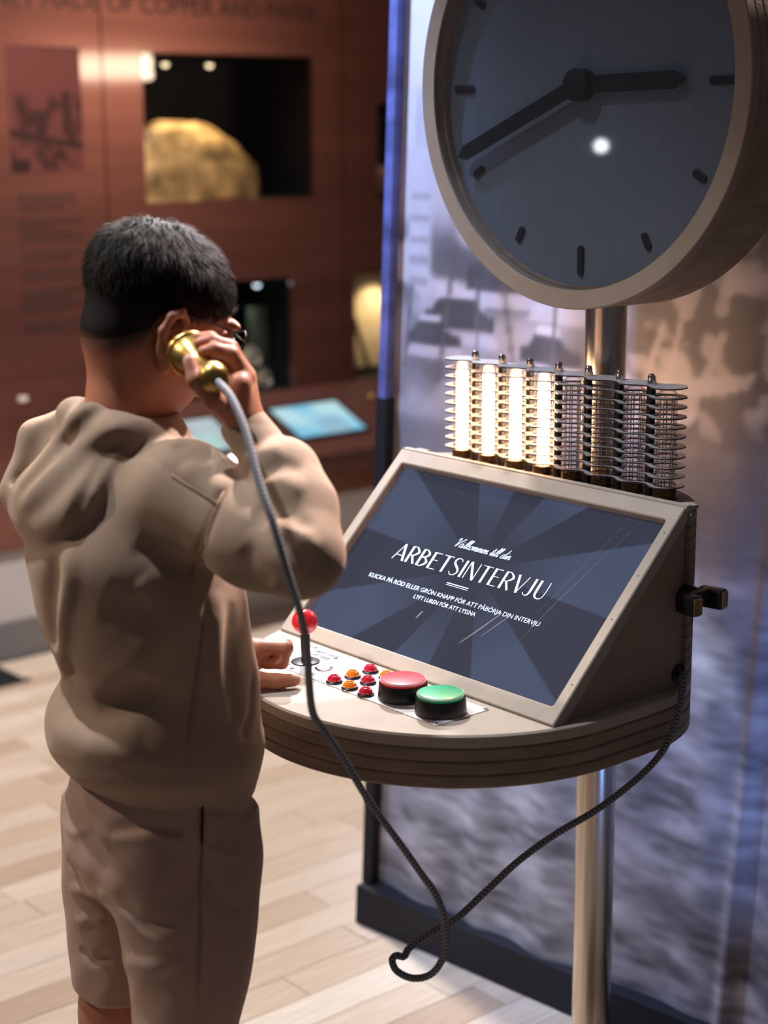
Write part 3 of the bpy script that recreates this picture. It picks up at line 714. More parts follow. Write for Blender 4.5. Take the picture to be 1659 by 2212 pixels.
lathe('dust_disc', [(0, .002), (.0175, .002), (.019, .0012), (.019, 0), (0, 0)], M_BLACK, joy, 40)
lathe('shaft', [(.0058, .001), (.0058, .040), (.0045, .042), (0, .042)], M_BLACK, joy, 24)
sph = [(.0172*math.sin(a), .0545-.0172*math.cos(a)) for a in np.linspace(.25, math.pi, 24)]
lathe('ball', sph, mat('red_ball', lin(225, 35, 48), .18, coat=.6), joy, 36, sharp=None)['label'] = 'glossy red joystick ball'
M_REDT = mat('red_button_plastic', lin(222, 45, 55), .25, coat=.4, emit=lin(222, 30, 40), es=.25)
M_GRNT = mat('green_button_plastic', lin(20, 160, 105), .25, coat=.4, emit=lin(10, 170, 100), es=.22)
M_DOMER = mat('red_dome', lin(190, 22, 50), .12, coat=.8, emit=lin(200, 10, 40), es=.12)
M_DOMEA = mat('amber_dome', lin(222, 120, 20), .12, coat=.8, emit=lin(220, 100, 0), es=.15)
M_CLEARB = mat('clear_button', lin(225, 225, 230), .1, coat=.8)
def button(name, u, v, kind):
    b = bpy.data.objects.new(name, None); COL.objects.link(b); b.parent = kio; b.location = (u, v, ZP); b.empty_display_size = .02
    if kind in 'RG':
        r = .0315
        lathe('housing', [(0, 0), (r, 0), (r, .003), (r*.955, .0195), (r*.93, .0205), (r*.90, .0195), (0, .0195)], M_BLACK, b, 48)
        lathe('push_cap', [(r*.895, .0185), (r*.885, .0235), (r*.86, .0248), (r*.80, .0250), (0, .0256)], M_REDT if kind == 'R' else M_GRNT, b, 48)
        lathe('rim_ring', [(r*.90, .0225), (r*.92, .0235), (r*.90, .0243), (r*.88, .0235)], clear_glass_rim, b, 48)
    elif kind in 'ra':
        r = .0092
        lathe('collar', [(0, 0), (r*1.15, 0), (r*1.18, .0015), (r*1.02, .0030), (0, .0030)], M_BLACK, b, 28)
        prof = [(r, .0028)]; n = 5
        for k in range(n):
            a0, a1 = k/n*math.pi/2, (k+1)/n*math.pi/2
            prof += [(r*math.cos(a0)*.98, .0028+r*.85*math.sin(a0)+.0004), (r*math.cos(a1)*1.02, .0028+r*.85*math.sin(a1)-.0004)]
        lathe('dome', prof+[(0, .0028+r*.86)], M_DOMER if kind == 'r' else M_DOMEA, b, 28, sharp=20)
    else:
        r = .010; lathe('collar', [(0, 0), (r*1.2, 0), (r*1.18, .001), (r, .0015), (0, .0015)], M_CHROME, b, 28)
        lathe('lens', [(r*.95, .0012), (r*.8, .003), (r*.4, .0042), (0, .0045)], M_CLEARB, b, 28)
    return b
clear_glass_rim = mat('clear_rim', lin(235, 230, 230), .08, coat=.5)
for (u, v, k) in ((.0683, -.0574, 'R'), (.1387, -.0590, 'G')): button('arcade_button', u, v, k)['label'] = 'big red push button' if k == 'R' else 'big green push button'
for (u, v, k) in ((-.0329, -.0851, 'r'), (-.0345, -.0240, 'r'), (-.0017, -.0554, 'r'), (.0309, -.0863, 'r'), (.0265, -.0240, 'r'), (-.0325, -.0552, 'a'), (-.0005, -.0862, 'a'), (-.0010, -.0250, 'a')):
    button('indicator_button', u, v, k)['label'] = 'small red domed button' if k == 'r' else 'small amber domed button'
button('home_button', hc[0], hc[1], 'c')['label'] = 'small clear button inside the arrow print'
for (u, v) in ((-.1634, -.0133), (-.1466, -.0205), (-.108, -.0220), (-.112, -.0918), (.0016, -.0945), (.012, -.0125), (.1675, -.0125), (.1653, -.0920)):
    lathe('screw', [(0, 0), (.0030, 0), (.0029, .0009), (.0018, .0018), (0, .0020)], M_CHROME, kio, 16, mtx=Matrix.Translation((u, v, ZP)))
# pole
lathe('pole', [(.0285, .012), (.0285, 1.24)], M_STEEL, kio, 48, mtx=Matrix.Translation((0, .3725, 0)))
lathe('base_plate', [(0, 0), (.20, 0), (.20, .010), (.197, .012), (0, .012)], M_STEEL, kio, 64, mtx=Matrix.Translation((0, .3725, 0)))
# handset cradle on the right cheek and the cord grommet
cr = bpy.data.objects.new('handset_cradle', None); COL.objects.link(cr); cr.parent = kio; cr.location = (.262, .238, .888); cr['label'] = 'black two pronged handset hook with brass faces'
lathe('mount', [(0, 0), (.014, 0), (.0125, .016), (.008, .030), (0, .030)], M_BLACK, cr, 24, mtx=Matrix.Rotation(math.pi/2, 4, 'Y'))
for s in (-1, 1):
    q = box('prong', .012, .046, s*.018-.008, s*.018+.008, -.016, .010, M_BLACK, cr, .004)
    q.rotation_euler = (0, 0, math.radians(10*s))
    q2 = box('brass_face', .0455, .0475, s*.018-.0065, s*.018+.0065, -.0135, .0075, M_DARKBRASS, q, .0009)
box('yoke', .016, .028, -.022, .022, -.004, .010, M_BLACK, cr, .004)
lathe('cord_grommet', [(.004, 0), (.012, 0), (.0125, .002), (.009, .004), (.004, .004)], M_BLACK, kio, 24, mtx=Matrix.Translation((.262, .2298, .7873)) @ Matrix.Rotation(math.pi/2, 4, 'Y'))

# ------------------------------------------------------------------ clock
ck = thing('pole_clock', 'large round fibreboard clock with a grey brushed face on top of the pole', 'clock', W(0, .2947, 1.509), PH)
RY = Matrix.Rotation(math.pi/2, 4, 'X')          # lathe axis z -> -v (towards the viewer)
RO, RI = .291, .2655
def ring(name, r0, r1, v0, v1, m, ch=.0012, n=128):
    prof = [(r0, -v1), (r1-ch, -v1), (r1, -v1+ch), (r1, -v0-ch), (r1-ch, -v0), (r0, -v0), (r0, -v1)]
    vs, fs = lathe_data(prof, n); fs = [f for f in fs if len(f) == 4]
    return_o = mesh_obj(name, [RY @ Vector(v) for v in vs], fs, m, ck, True); return_o.data.set_sharp_from_angle(angle=math.radians(25)); return return_o
ring('front_bezel', RI, RO, 0, .016, M_MDF, .0015)
for k in range(7): ring('rim_layer', RI-.004 if k < 1 else .25, RO, .016*(k+1), .016*(k+2), M_MDF_EDGE, .0020)
lathe('back_board', [(0, -.128), (RO-.002, -.128), (RO-.002, -.124), (0, -.124)], M_MDF, ck, 96, mtx=RY)
lathe('dial', [(0, -.030), (RI-.001, -.030), (RI-.001, -.026), (0, -.026)], M_FACE, ck, 96, mtx=RY)['label'] = 'brushed grey blue clock face'
lathe('cover_glass', [(0, -.0045), (RI-.0008, -.0045), (RI-.0008, -.002), (0, -.002)], clear_glass('clock_glass', (.97, .98, 1.0), .035, .03), ck, 96, mtx=RY)
def stadium(L_, w_, n=8):
    r = w_/2; return arc(L_-r, 0, r, -90, 90, n)+arc(r, 0, r, 90, 270, n)
def bar_on_dial(name, pts, y0, y1, rot, m=M_BLACKMATT):
    o = prism(name, pts, 0, y1-y0, m, ck, .0006)
    A = Matrix.Translation((0, .026-y0, 0)) @ Matrix.Rotation(-rot, 4, 'Y') @ Matrix.Rotation(math.pi/2, 4, 'X')
    o.matrix_local = A; return o
for h in range(12):
    L_ = .041 if h % 3 == 0 else .024
    a = math.radians(90-30*h)
    o = bar_on_dial('hour_mark', [(x+.228-L_/2, y) for x, y in stadium(L_, .0105)], .0, .003, a)
def hand(name, L_, w_, tail, y0, ang):
    pts = [(-tail, -w_/2), (L_-w_*.75, -w_/2), (L_, 0), (L_-w_*.75, w_/2), (-tail, w_/2)]
    return bar_on_dial(name, pts, y0, y0+.003, ang)
hand('hour_hand', .178, .0225, .0, .008, math.radians(1.0))
hand('minute_hand', .245, .0205, .0, .0135, math.radians(180+22.5))
lathe('hub', [(0, -.026), (.021, -.026), (.021, -.0135), (.0205, -.013), (.0205, -.0085), (.021, -.008), (.021, -.0065), (.020, -.006), (0, -.006)], M_BLACKMATT, ck, 48, mtx=RY)

# ------------------------------------------------------------------ rack of tube lamps
DX = .0541; RV = .281; ZB, ZTp, NP = 1.0085, 1.1345, 11
rk = thing('tube_rack', 'rack of thin scalloped metal plates with cap nuts holding eight glass tubes', 'rack', W(0, RV, ZTOP), PH)
RD, NK = .0248, .0122
def scallop():
    top = []
    ks = [(k-3.5)*DX for k in range(8)]
    xs = np.linspace(-3.5*DX-RD, 3.5*DX+RD, 420)
    ys = []
    for x in xs:
        d = [RD**2-(x-c)**2 for c in ks]; ys.append(math.sqrt(max(max(d), 0)))
    ys = np.array(ys); ins = (xs > ks[0]) & (xs < ks[-1])
    ph = np.cos(2*math.pi*(xs-ks[0])/DX); ys = np.where(ins, (RD+NK)/2+(RD-NK)/2*ph, ys)
    P = [(x, -y) for x, y in zip(xs[::3], ys[::3])]+[(xs[-1], 0)]+[(x, y) for x, y in zip(xs[::-3], ys[::-3])]
    out = [P[0]]
    for p in P[1:]:
        if math.hypot(p[0]-out[-1][0], p[1]-out[-1][1]) > 4e-4: out.append(p)
    if math.hypot(out[0][0]-out[-1][0], out[0][1]-out[-1][1]) < 4e-4: out.pop()
    return out
SCP = scallop()
M_ALUEDGE = mat('plate_cut_edge', lin(70, 66, 68), .4, .6)
def plate_mesh(hole):
    bm = bmesh.new()
    def loop(P): 
        vs = [bm.verts.new((x, y, 0)) for x, y in P]; return [bm.edges.new((vs[i], vs[(i+1) % len(vs)])) for i in range(len(vs))]
    es = loop(SCP)
    if hole:
        for k in range(8): es += loop(arc((k-3.5)*DX, 0, .0150, 0, 345, 24))
    bmesh.ops.triangle_fill(bm, use_beauty=True, use_dissolve=False, edges=es)
    r = bmesh.ops.extrude_face_region(bm, geom=bm.faces[:], use_keep_orig=True)
    for e in r['geom']:
        if isinstance(e, bmesh.types.BMVert): e.co.z = .0017
    bmesh.ops.recalc_face_normals(bm, faces=bm.faces[:])
    for f in bm.faces: f.material_index = 1 if abs(f.normal.z) < .5 else 0
    me = bpy.data.meshes.new('plate'); bm.to_mesh(me); bm.free(); me.materials.append(M_ALU); me.materials.append(M_ALUEDGE); return me
PMH, PMF = plate_mesh(True), plate_mesh(False)
for k in range(NP):
    o = link('plate', PMF if k == NP-1 else PMH, None, rk); o.location = (0, 0, ZB+(ZTp-ZB)*k/(NP-1)-ZTOP)
dzp = (ZTp-ZB)/(NP-1)
for j in range(7):
    x = (j-3)*DX
    rod = lathe('spacer_rod', [(.0056, .0), (.0056, ZTp-ZTOP)], M_BLACKMATT, rk, 20, loc=(x, 0, 0))
    nb = bmesh.new(); bmesh.ops.create_cone(nb, cap_ends=True, segments=6, radius1=.0064, radius2=.0064, depth=.0045)
    for v in nb.verts: v.co.z += ZTp-ZTOP+.0019+.00225
    nut = bm_obj('cap_nut', nb, M_CHROME, rk, loc=(x, 0, 0))
    lathe('dome', [(.0052, ZTp-ZTOP+.0060)]+[(.0052*math.cos(a), ZTp-ZTOP+.0100+.0052*math.sin(a)) for a in np.linspace(0, math.pi/2, 8)], M_CHROME, nut, 20)
M_TGLASS = clear_glass('tube_glass', (.97, .96, .96), .05, .06)
M_TGLASSL = clear_glass('tube_glass_lit', (1, .97, .92), .04, .02)
M_GLOW = emission('glowing_tube_core', (1.0, .60, .33), 42)
M_RODS = mat('tube_wires', lin(190, 180, 172), .3, .35)
M_SOCK = mat('knurled_socket', lin(110, 92, 70), .4, .8, var=.4, vscale=300)
def tube_lamp(lit, label):
    t = thing('tube_lamp', label, 'lamp', (0, 0, 0), PH, 'tube lamps in the rack')
    r = .0130; h0, h1 = .006, ZTp-dzp+.0025-ZTOP
    dome = [(r*math.cos(a), h1+.0085*math.sin(a)) for a in np.linspace(0, math.pi/2, 8)]
    lathe('glass_envelope', [(r, h0), (r, h1)]+dome[1:], M_TGLASSL if lit else M_TGLASS, t, 32, sharp=None)
    prof = []
    for k in range(5): prof += [(.0135, .0005+k*.0024), (.0145, .0012+k*.0024), (.0145, .0020+k*.0024)]
    lathe('socket', [(0, 0)]+prof+[(.0128, .0128), (0, .0128)], M_SOCK, t, 32)
    if lit:
        lathe('glow_core', [(.0, .014), (.0084, .014), (.0084, h1-.005), (.0055, h1), (0, h1+.001)], M_GLOW, t, 20)
    else:
        for k in range(5):
            a = k*math.pi/2.5+.3; rr = .0088
            vs, fs = tube_data([(rr*math.cos(a), rr*math.sin(a), .012), (rr*math.cos(a), rr*math.sin(a), h1-.006)], .0007, 6); mesh_obj('wire', vs, fs, M_RODS, t, True)
        P = catmull([(.008*math.cos(a), .008*math.sin(a), h1-.006+(.004 if k % 2 else 0)) for k, a in enumerate(np.linspace(0, 2*math.pi, 13))], 3)
        tube('filament', P, .0004, M_RODS, t, 5)
    return t
order = ['leftmost', 'second from the left', 'third from the left', 'fourth from the left', 'fifth from the left', 'sixth from the left', 'seventh from the left', 'rightmost']
protoL = protoU = None
for k in range(8):
    lit = k < 4; lab = ('glowing warm white' if lit else 'unlit clear')+' glass tube lamp, '+order[k]+' in the rack'
    if lit: 
        t = protoL = protoL or tube_lamp(True, lab); t = t if k == 0 else copy_tree(protoL, None, lab)
    else:
        t = protoU = protoU or tube_lamp(False, lab); t = t if k == 4 else copy_tree(protoU, None, lab)
    t.location = W((k-3.5)*DX, RV, ZTOP+.0002)
# ------------------------------------------------------------------ the boy: smooth solids blended and meshed
#<SDF>
def seg(p, a, b, ra, rb=None):
    """tapered capsule"""
    rb = ra if rb is None else rb
    a = np.asarray(a, np.float32); b = np.asarray(b, np.float32); d = b-a
    t = np.clip(((p-a) @ d)/(d @ d+1e-12), 0, 1)
    return np.linalg.norm(p-a-t[:, None]*d, axis=1)-(ra+(rb-ra)*t)
def ell(p, c, r, rot=None):
    q = p-np.asarray(c, np.float32)
    if rot is not None: q = q @ np.asarray(rot, np.float32)      # columns = local axes
    r = np.asarray(r, np.float32); k0 = np.linalg.norm(q/r, axis=1); k1 = np.linalg.norm(q/(r*r), axis=1)+1e-9
    return k0*(k0-1)/k1
def su(a, b, k):
    h = np.clip(.5+.5*(b-a)/k, 0, 1); return b+(a-b)*h-k*h*(1-h)
def ss(a, b, k):   # a minus b
    return -su(-a, b, k)
def loft(p, S, cap=.012):
    """S rows: z, cx, cy, ax, ay (ellipses stacked in z)"""
    S = np.array(S, np.float32); z = p[:, 2]; zc = np.clip(z, S[0, 0], S[-1, 0])
    def ip(k):
        x = S[:, 0]; y = S[:, k]; i = np.clip(np.searchsorted(x, zc)-1, 0, len(x)-2); h = x[i+1]-x[i]; t = (zc-x[i])/h
        m = np.gradient(y, x); return (y[i]*(1+2*t)*(1-t)**2+m[i]*h*t*(1-t)**2+y[i+1]*t*t*(3-2*t)+m[i+1]*h*t*t*(t-1))
    cx, cy, ax, ay = ip(1), ip(2), ip(3), ip(4)
    X = (p[:, 0]-cx); Y = (p[:, 1]-cy); k0 = np.sqrt((X/ax)**2+(Y/ay)**2); k1 = np.sqrt((X/ax**2)**2+(Y/ay**2)**2)+1e-6
    d = k0*(k0-1)/k1; d = np.maximum(d, -np.minimum(ax, ay))
    dzv = np.maximum(S[0, 0]-z, z-S[-1, 0])
    return np.where(dzv > 0, np.sqrt(np.maximum(d, 0)**2+dzv**2)-0*cap, np.maximum(d, dzv))
def chain(p, pts, k=.006):
    """pts: (x,y,z,r) joints"""
    d = None
    for a, b in zip(pts[:-1], pts[1:]):
        e = seg(p, a[:3], b[:3], a[3], b[3]); d = e if d is None else su(d, e, k)
    return d
def surface(f, lo, hi, h, n=8):
    """sparse surface nets: mesh of f(p)=0 on a grid of step h"""
    lo = np.asarray(lo, float); hi = np.asarray(hi, float); B = h*n
    nb = np.ceil((hi-lo)/B).astype(int)
    I = np.stack(np.meshgrid(*[np.arange(k) for k in nb], indexing='ij'), -1).reshape(-1, 3)
    c = (lo+(I+.5)*B).astype(np.float32)
    d = np.concatenate([f(x) for x in np.array_split(c, max(1, len(c)//200000+1))])
    I = I[np.abs(d) < B*1.25]
    g = np.stack(np.meshgrid(*[np.arange(n+1)]*3, indexing='ij'), -1).reshape(-1, 3)
    verts = []; keys = []; edges = [[], [], []]; tot = nb*n+2
    key = lambda ijk: (ijk[..., 0]*tot[1]+ijk[..., 1])*tot[2]+ijk[..., 2]
    for blk in np.array_split(I, max(1, len(I)//700+1)):
        if len(blk) == 0: continue
        gi = blk[:, None, :]*n+g[None]; P = (lo+gi*h).astype(np.float32)
        D = f(P.reshape(-1, 3)).reshape(len(blk), n+1, n+1, n+1)
        ins = D < 0
        cnt = sum(ins[:, a:n+a, b:n+b, e:n+e].astype(np.int8) for a in (0, 1) for b in (0, 1) for e in (0, 1))
        act = np.argwhere((cnt > 0) & (cnt < 8))
        if len(act) == 0: continue
        bi = act[:, 0]; ci = act[:, 1:]
        acc = np.zeros((len(act), 3)); num = np.zeros(len(act))
        for ax in range(3):
            o1, o2 = [(1, 2), (0, 2), (0, 1)][ax]
            for s in (0, 1):
                for t in (0, 1):
                    a = ci.copy(); a[:, o1] += s; a[:, o2] += t; b = a.copy(); b[:, ax] += 1
                    da = D[bi, a[:, 0], a[:, 1], a[:, 2]]; db = D[bi, b[:, 0], b[:, 1], b[:, 2]]
                    x = (da < 0) != (db < 0); w_ = np.where(x, da/(da-db+1e-12), 0)
                    q = a.astype(float); q[:, ax] += w_; acc += np.where(x[:, None], q, 0); num += x
                    if s == 0 and t == 0:
                        gl = blk[bi]*n+ci; edges[ax].append(np.c_[gl[x], (da < 0)[x]])
        verts.append(lo+(blk[bi]*n+acc/num[:, None])*h); keys.append(key(blk[bi]*n+ci))
    V = np.concatenate(verts); Kk = np.concatenate(keys); o = np.argsort(Kk); Ks = Kk[o]
    faces = []
    for ax in range(3):
        E_ = np.concatenate(edges[ax]); gl = E_[:, :3].astype(int); sg = E_[:, 3].astype(bool)
        o1, o2 = [(1, 2), (2, 0), (0, 1)][ax]; ids = []; ok = np.ones(len(gl), bool)
        for s, t in ((0, 0), (1, 0), (1, 1), (0, 1)):
            q = gl.copy(); q[:, o1] -= s; q[:, o2] -= t; k = key(q); j = np.clip(np.searchsorted(Ks, k), 0, len(Ks)-1)
            ok &= (Ks[j] == k) & (q >= 0).all(1); ids.append(o[j])
        Q = np.stack(ids, 1)[ok]; sg = sg[ok]; Q[~sg] = Q[~sg][:, ::-1]; faces.append(Q)
    return V, np.concatenate(faces)
HT = math.radians(25)
HC = np.array([.0, .019, 1.258], np.float32)
HAX = np.array([[1, 0, 0], [0, math.cos(HT), -math.sin(HT)], [0, math.sin(HT), math.cos(HT)]], np.float32)   # rows: right, forward, up of the head
def to_head(p): return (p-HC) @ HAX.T
def from_head(q): return np.asarray(q, np.float32) @ HAX+HC
def head_sdf(p):
    q = to_head(p)
    d = ell(q, (0, -.014, .021), (.0660, .0800, .0645))
    d = su(d, ell(q, (0, .024, -.020), (.055, .056, .075)), .02)        # face
    d = su(d, ell(q, (0, .040, -.079), (.030, .030, .026)), .02)        # chin
    d = su(d, ell(q, (0, .012, -.058), (.054, .050, .040)), .02)        # jaw
    d = su(d, ell(q, (0, -.030, -.035), (.050, .048, .05)), .02)
    d = su(d, seg(q, (0, .074, .002), (0, .094, -.036), .0075, .0115), .008)      # nose
    d = su(d, ell(q, (0, .076, .014), (.046, .010, .009)), .01)         # brow
    for s in (-1, 1):
        d = ss(d, ell(q, (s*.030, .088, .0), (.014, .010, .009)), .008); d = su(d, ell(q, (s*.030, .070, -.001), (.012, .010, .009)), .002)
        d = su(d, ell(q, (s*.030, .064, -.032), (.020, .014, .016)), .012)        # cheeks
        d = su(d, ell(q, (s*.009, .090, -.039), (.008, .007, .006)), .004)
    d = su(d, ell(q, (0, .0815, -.058), (.019, .009, .0058)), .004); d = su(d, ell(q, (0, .078, -.0685), (.017, .0095, .0062)), .004)
    d = ss(d, ell(q, (0, .092, -.0632), (.022, .010, .0012)), .003)
    for s in (-1, 1):                                                     # ears
        lobe = [(.063*s, .004, -.060), (.068*s, -.008, -.044), (.076*s, -.018, -.024), (.079*s, -.016, -.006), (.076*s, -.006, .002), (.070*s, .004, -.004), (.066*s, .006, -.016)]
        rr = [.0068, .0058, .0050, .0048, .0047, .0045, .004]
        c = chain(q, [(*a, b) for a, b in zip(lobe, rr)], .004)
        c = su(c, ell(q, (.066*s, -.006, -.028), (.006, .010, .022)), .005)
        c = ss(c, ell(q, (.076*s, -.004, -.028), (.007, .0062, .0105)), .003)
        d = su(d, c, .005)
    return d
def hand_fingers(p, F, k=.004):
    d = None
    for pts in F:
        e = chain(p, pts, .004); d = e if d is None else su(d, e, .0025)
    return d
# right hand round the handset (local: right, forward, up)
RWR = (.140, .058, 1.138)
RHAND = dict(
  palm=[((.140, .057, 1.150), (.128, .060, 1.192), .0200, .0165), ((.146, .046, 1.158), (.146, .050, 1.190), .0165, .0140), ((.124, .064, 1.158), (.114, .062, 1.195), .0150, .0130)],
  fingers=[[(.142, .062, 1.196, .0088), (.134, .047, 1.2215, .0082), (.128, .030, 1.2275, .0074), (.124, .0185, 1.2245, .0066)],
           [(.130, .066, 1.197, .0086), (.120, .052, 1.2265, .0080), (.113, .034, 1.2345, .0072), (.110, .020, 1.2320, .0064)],
           [(.117, .066, 1.196, .0082), (.106, .053, 1.2240, .0076), (.100, .037, 1.2360, .0070), (.098, .023, 1.2370, .0062)],
           [(.106, .062, 1.192, .0074), (.096, .051, 1.2140, .0068), (.091, .040, 1.2260, .0062), (.089, .028, 1.2290, .0056)],
           [(.150, .040, 1.158, .0120), (.155, .016, 1.1775, .0105), (.1535, -.0030, 1.2000, .0090), (.1430, -.0045, 1.2190, .0074)]])
LHAND = dict(
  palm=[((-.100, .120, .822), (-.088, .160, .812), .0200, .0185), ((-.108, .130, .806), (-.100, .165, .800), .0170, .0160)],
  fingers=[[(-.080, .166, .820, .0098), (-.066, .194, .8185, .0090), (-.066, .188, .8010, .0082), (-.078, .172, .7985, .0072)],
           [(-.094, .172, .818, .0096), (-.082, .201, .8160, .0088), (-.082, .195, .7985, .0080), (-.092, .178, .7965, .0072)],
           [(-.107, .172, .814, .0092), (-.097, .199, .8110, .0084), (-.096, .193, .7960, .0076), (-.105, .178, .7950, .0070)],
           [(-.118, .168, .808, .0084), (-.110, .190, .8050, .0076), (-.109, .185, .7940, .0070), (-.116, .174, .7930, .0064)],
           [(-.078, .128, .800, .0120), (-.062, .152, .7850, .0105), (-.055, .176, .7812, .0095), (-.050, .198, .7806, .0078)]])
SHR, ELR = (.112, -.004, 1.072), (.256, .066, 1.028)
SHL, ELL_ = (-.118, -.015, 1.060), (-.195, -.010, .890)
def body_sdf(p):
    d = head_sdf(p)
    d = su(d, seg(p, (0, -.034, 1.09), (0, -.016, 1.215), .048, .0465), .022)
    t = loft(p, [(.62, 0, 0, .115, .085), (.74, 0, 0, .105, .075), (.88, 0, .0, .11, .075), (1.00, 0, -.005, .12, .078), (1.06, 0, -.012, .105, .065), (1.10, 0, -.02, .07, .05)])
    d = su(d, t, .03)
    for S, E, Wr in ((SHR, ELR, RWR), (SHL, ELL_, (-.108, .118, .818))):
        a = su(seg(p, S, E, .036, .030), seg(p, E, Wr, .028, .0190), .01)
        d = su(d, a, .02)
    for Hd, Wr in ((RHAND, RWR), (LHAND, (-.108, .118, .818))):
        h = None
        for a, b, ra, rb in Hd['palm']:
            e = seg(p, a, b, ra, rb); h = e if h is None else su(h, e, .008)
        h = su(h, seg(p, Wr, Hd['palm'][0][0], .0190, .0190), .01)
        h = su(h, hand_fingers(p, Hd['fingers']), .005)
        d = su(d, h, .006)
    for s, f0, f1, f2 in ((1, .0, -.006, -.014), (-1, -.010, -.040, -.056)):
        x = .078*s
        leg = su(seg(p, (x*.9, f0, .62), (x, f1, .385), .056, .046), seg(p, (x, f1, .385), (x, f2, .27), .047, .046), .02)
        leg = su(leg, seg(p, (x, f2-.004, .27), (x, f2, .075), .044, .030), .015)
        leg = su(leg, seg(p, (x, f2+.01, .045), (x*1.1, f2+.115, .032), .032, .024), .015)
        d = su(d, leg, .03)
    return d
HLY = [-.12, -.07, -.045, -.026, -.018, .004, .016, .040, .060, .075, .09]
HLZ = [-.078, -.076, -.068, -.050, -.016, -.004, -.006, .006, .024, .034, .034]
def hair_sdf(p):
    q = to_head(p)
    t = np.clip((q[:, 2]+.01+.10*np.clip(q[:, 1], -.1, .1))/.06, 0, 1)
    line = np.interp(q[:, 1], HLY, HLZ)
    th = .0004+.0016*np.clip((q[:, 2]-line)/.03, 0, 1)+.0060*t*t*(3-2*t)
    d = ell(q, (0, -.014, .021), (.0660, .0800, .0645))
    d = su(d, ell(q, (0, -.030, -.035), (.050, .048, .05)), .02)
    nse = .0012*np.sin(q[:, 0]*260+4*np.sin(q[:, 1]*150))*np.sin(q[:, 1]*190+q[:, 2]*120)*t
    d = d-th-nse
    # hairline: forehead, temples, over the ear, nape
    y, z = q[:, 1], q[:, 2]
    return np.maximum(d, (line-z)*.8)
HEM = .722
def shorts_sdf(p):
    d = loft(p, [(.57, 0, -.010, .100, .080), (.62, 0, -.010, .132, .102), (.68, 0, -.006, .136, .104), (.72, 0, -.002, .132, .100), (.77, 0, 0, .122, .094)])
    for rows in ([(.418, .079, -.012, .072, .060), (.48, .080, -.006, .075, .070), (.56, .077, -.003, .076, .083), (.64, .068, -.003, .070, .095), (.68, .06, -.003, .066, .096)],
                 [(.412, -.078, -.042, .070, .054), (.48, -.078, -.034, .073, .066), (.56, -.075, -.022, .075, .080), (.64, -.067, -.010, .070, .094), (.68, -.06, -.006, .066, .096)]):
        d = su(d, loft(p, rows), .014)
    return d
def torso_sdf(p):
    d = loft(p, [(.695, 0, .006, .124, .100), (.720, 0, .003, .134, .110), (.755, 0, -.006, .148, .124), (.785, 0, -.009, .148, .123), (.840, 0, .003, .142, .109), (.89, 0, -.012, .146, .115), (.95, 0, -.022, .148, .117), (1.00, 0, -.028, .144, .114), (1.045, 0, -.026, .132, .098), (1.085, 0, -.022, .116, .078), (1.125, 0, -.020, .080, .062), (1.145, 0, -.024, .060, .056)])
    return d
def sleeveR_sdf(p):
    d = seg(p, (.085, -.008, 1.060), SHR, .060, .056)
    d = su(d, seg(p, SHR, (.200, .040, 1.034), .055, .051), .02)
    d = su(d, seg(p, (.200, .040, 1.034), (.256, .064, 1.026), .051, .045), .015)
    d = su(d, seg(p, (.256, .066, 1.028), (.222, .078, 1.068), .0445, .042), .012)
    d = su(d, seg(p, (.222, .078, 1.068), (.190, .0765, 1.096), .042, .0425), .010)
    return d
def sleeveL_sdf(p):
    d = seg(p, (-.085, -.012, 1.058), SHL, .062, .058)
    d = su(d, seg(p, SHL, ELL_, .056, .048), .02)
    d = su(d, seg(p, ELL_, (-.118, .096, .836), .047, .036), .02)
    d = su(d, seg(p, (-.120, .094, .838), (-.106, .122, .822), .030, .028), .004)
    return d
def cuffR_sdf(p):
    return seg(p, (.174, .071, 1.110), (.140, .0575, 1.143), .0270, .0265)
def hood_sdf(p):
    # collar roll round the neck, hanging bag behind with an open mouth
    ring = []
    for a in [math.radians(a) for a in range(-60, 261, 32)]:
        ring.append((.064*math.cos(a), -.030-.052*math.sin(a), 1.126+.018*max(0, math.sin(a))-.012*max(0, -math.sin(a)), .016+.004*max(0, math.sin(a))))
    d = chain(p, ring, .012)
    R = [[1, 0, 0], [0, .80, -.60], [0, .60, .80]]
    bag = ell(p, (-.015, -.098, 1.068), (.105, .040, .075), [[1, 0, 0], [0, .88, .475], [0, -.475, .88]])
    bag = su(bag, ell(p, (-.030, -.118, 1.048), (.080, .034, .042)), .02)
    d = su(d, bag, .018)
    d = su(d, seg(p, (.062, -.050, 1.128), (.020, -.108, 1.035), .022, .026), .018)         # near edge of the hood
    d = su(d, seg(p, (-.070, -.060, 1.128), (-.085, -.104, 1.110), .022, .022), .018)
    d = su(d, seg(p, (-.085, -.104, 1.110), (-.070, -.140, 1.055), .018, .016), .014)       # far edge, down to the tip
    m = seg(p, (-.045, -.118, 1.125), (-.050, -.132, 1.075), .022, .012)
    d = ss(d, m, .012)
    return d
def hoodie_base(p):
    d = su(torso_sdf(p), sleeveR_sdf(p), .022)
    d = su(d, sleeveL_sdf(p), .03)
    d = su(d, hood_sdf(p), .008)
    d = su(d, cuffR_sdf(p), .0025)
    d = ss(d, seg(p, (.1365, .0545, 1.151), (.120, .046, 1.172), .0215, .024), .003)        # open cuff end
    d = ss(d, seg(p, (-.112, .116, .826), (-.098, .14, .814), .0225, .0225), .002)
    d = ss(d, seg(p, (0, -.033, 1.10), (0, -.014, 1.22), .049, .050), .006)               # neck hole
    d = ss(d, p[:, 2]-.702-.02*np.clip(-p[:, 1]*10, -1, 1), .008)
    return d
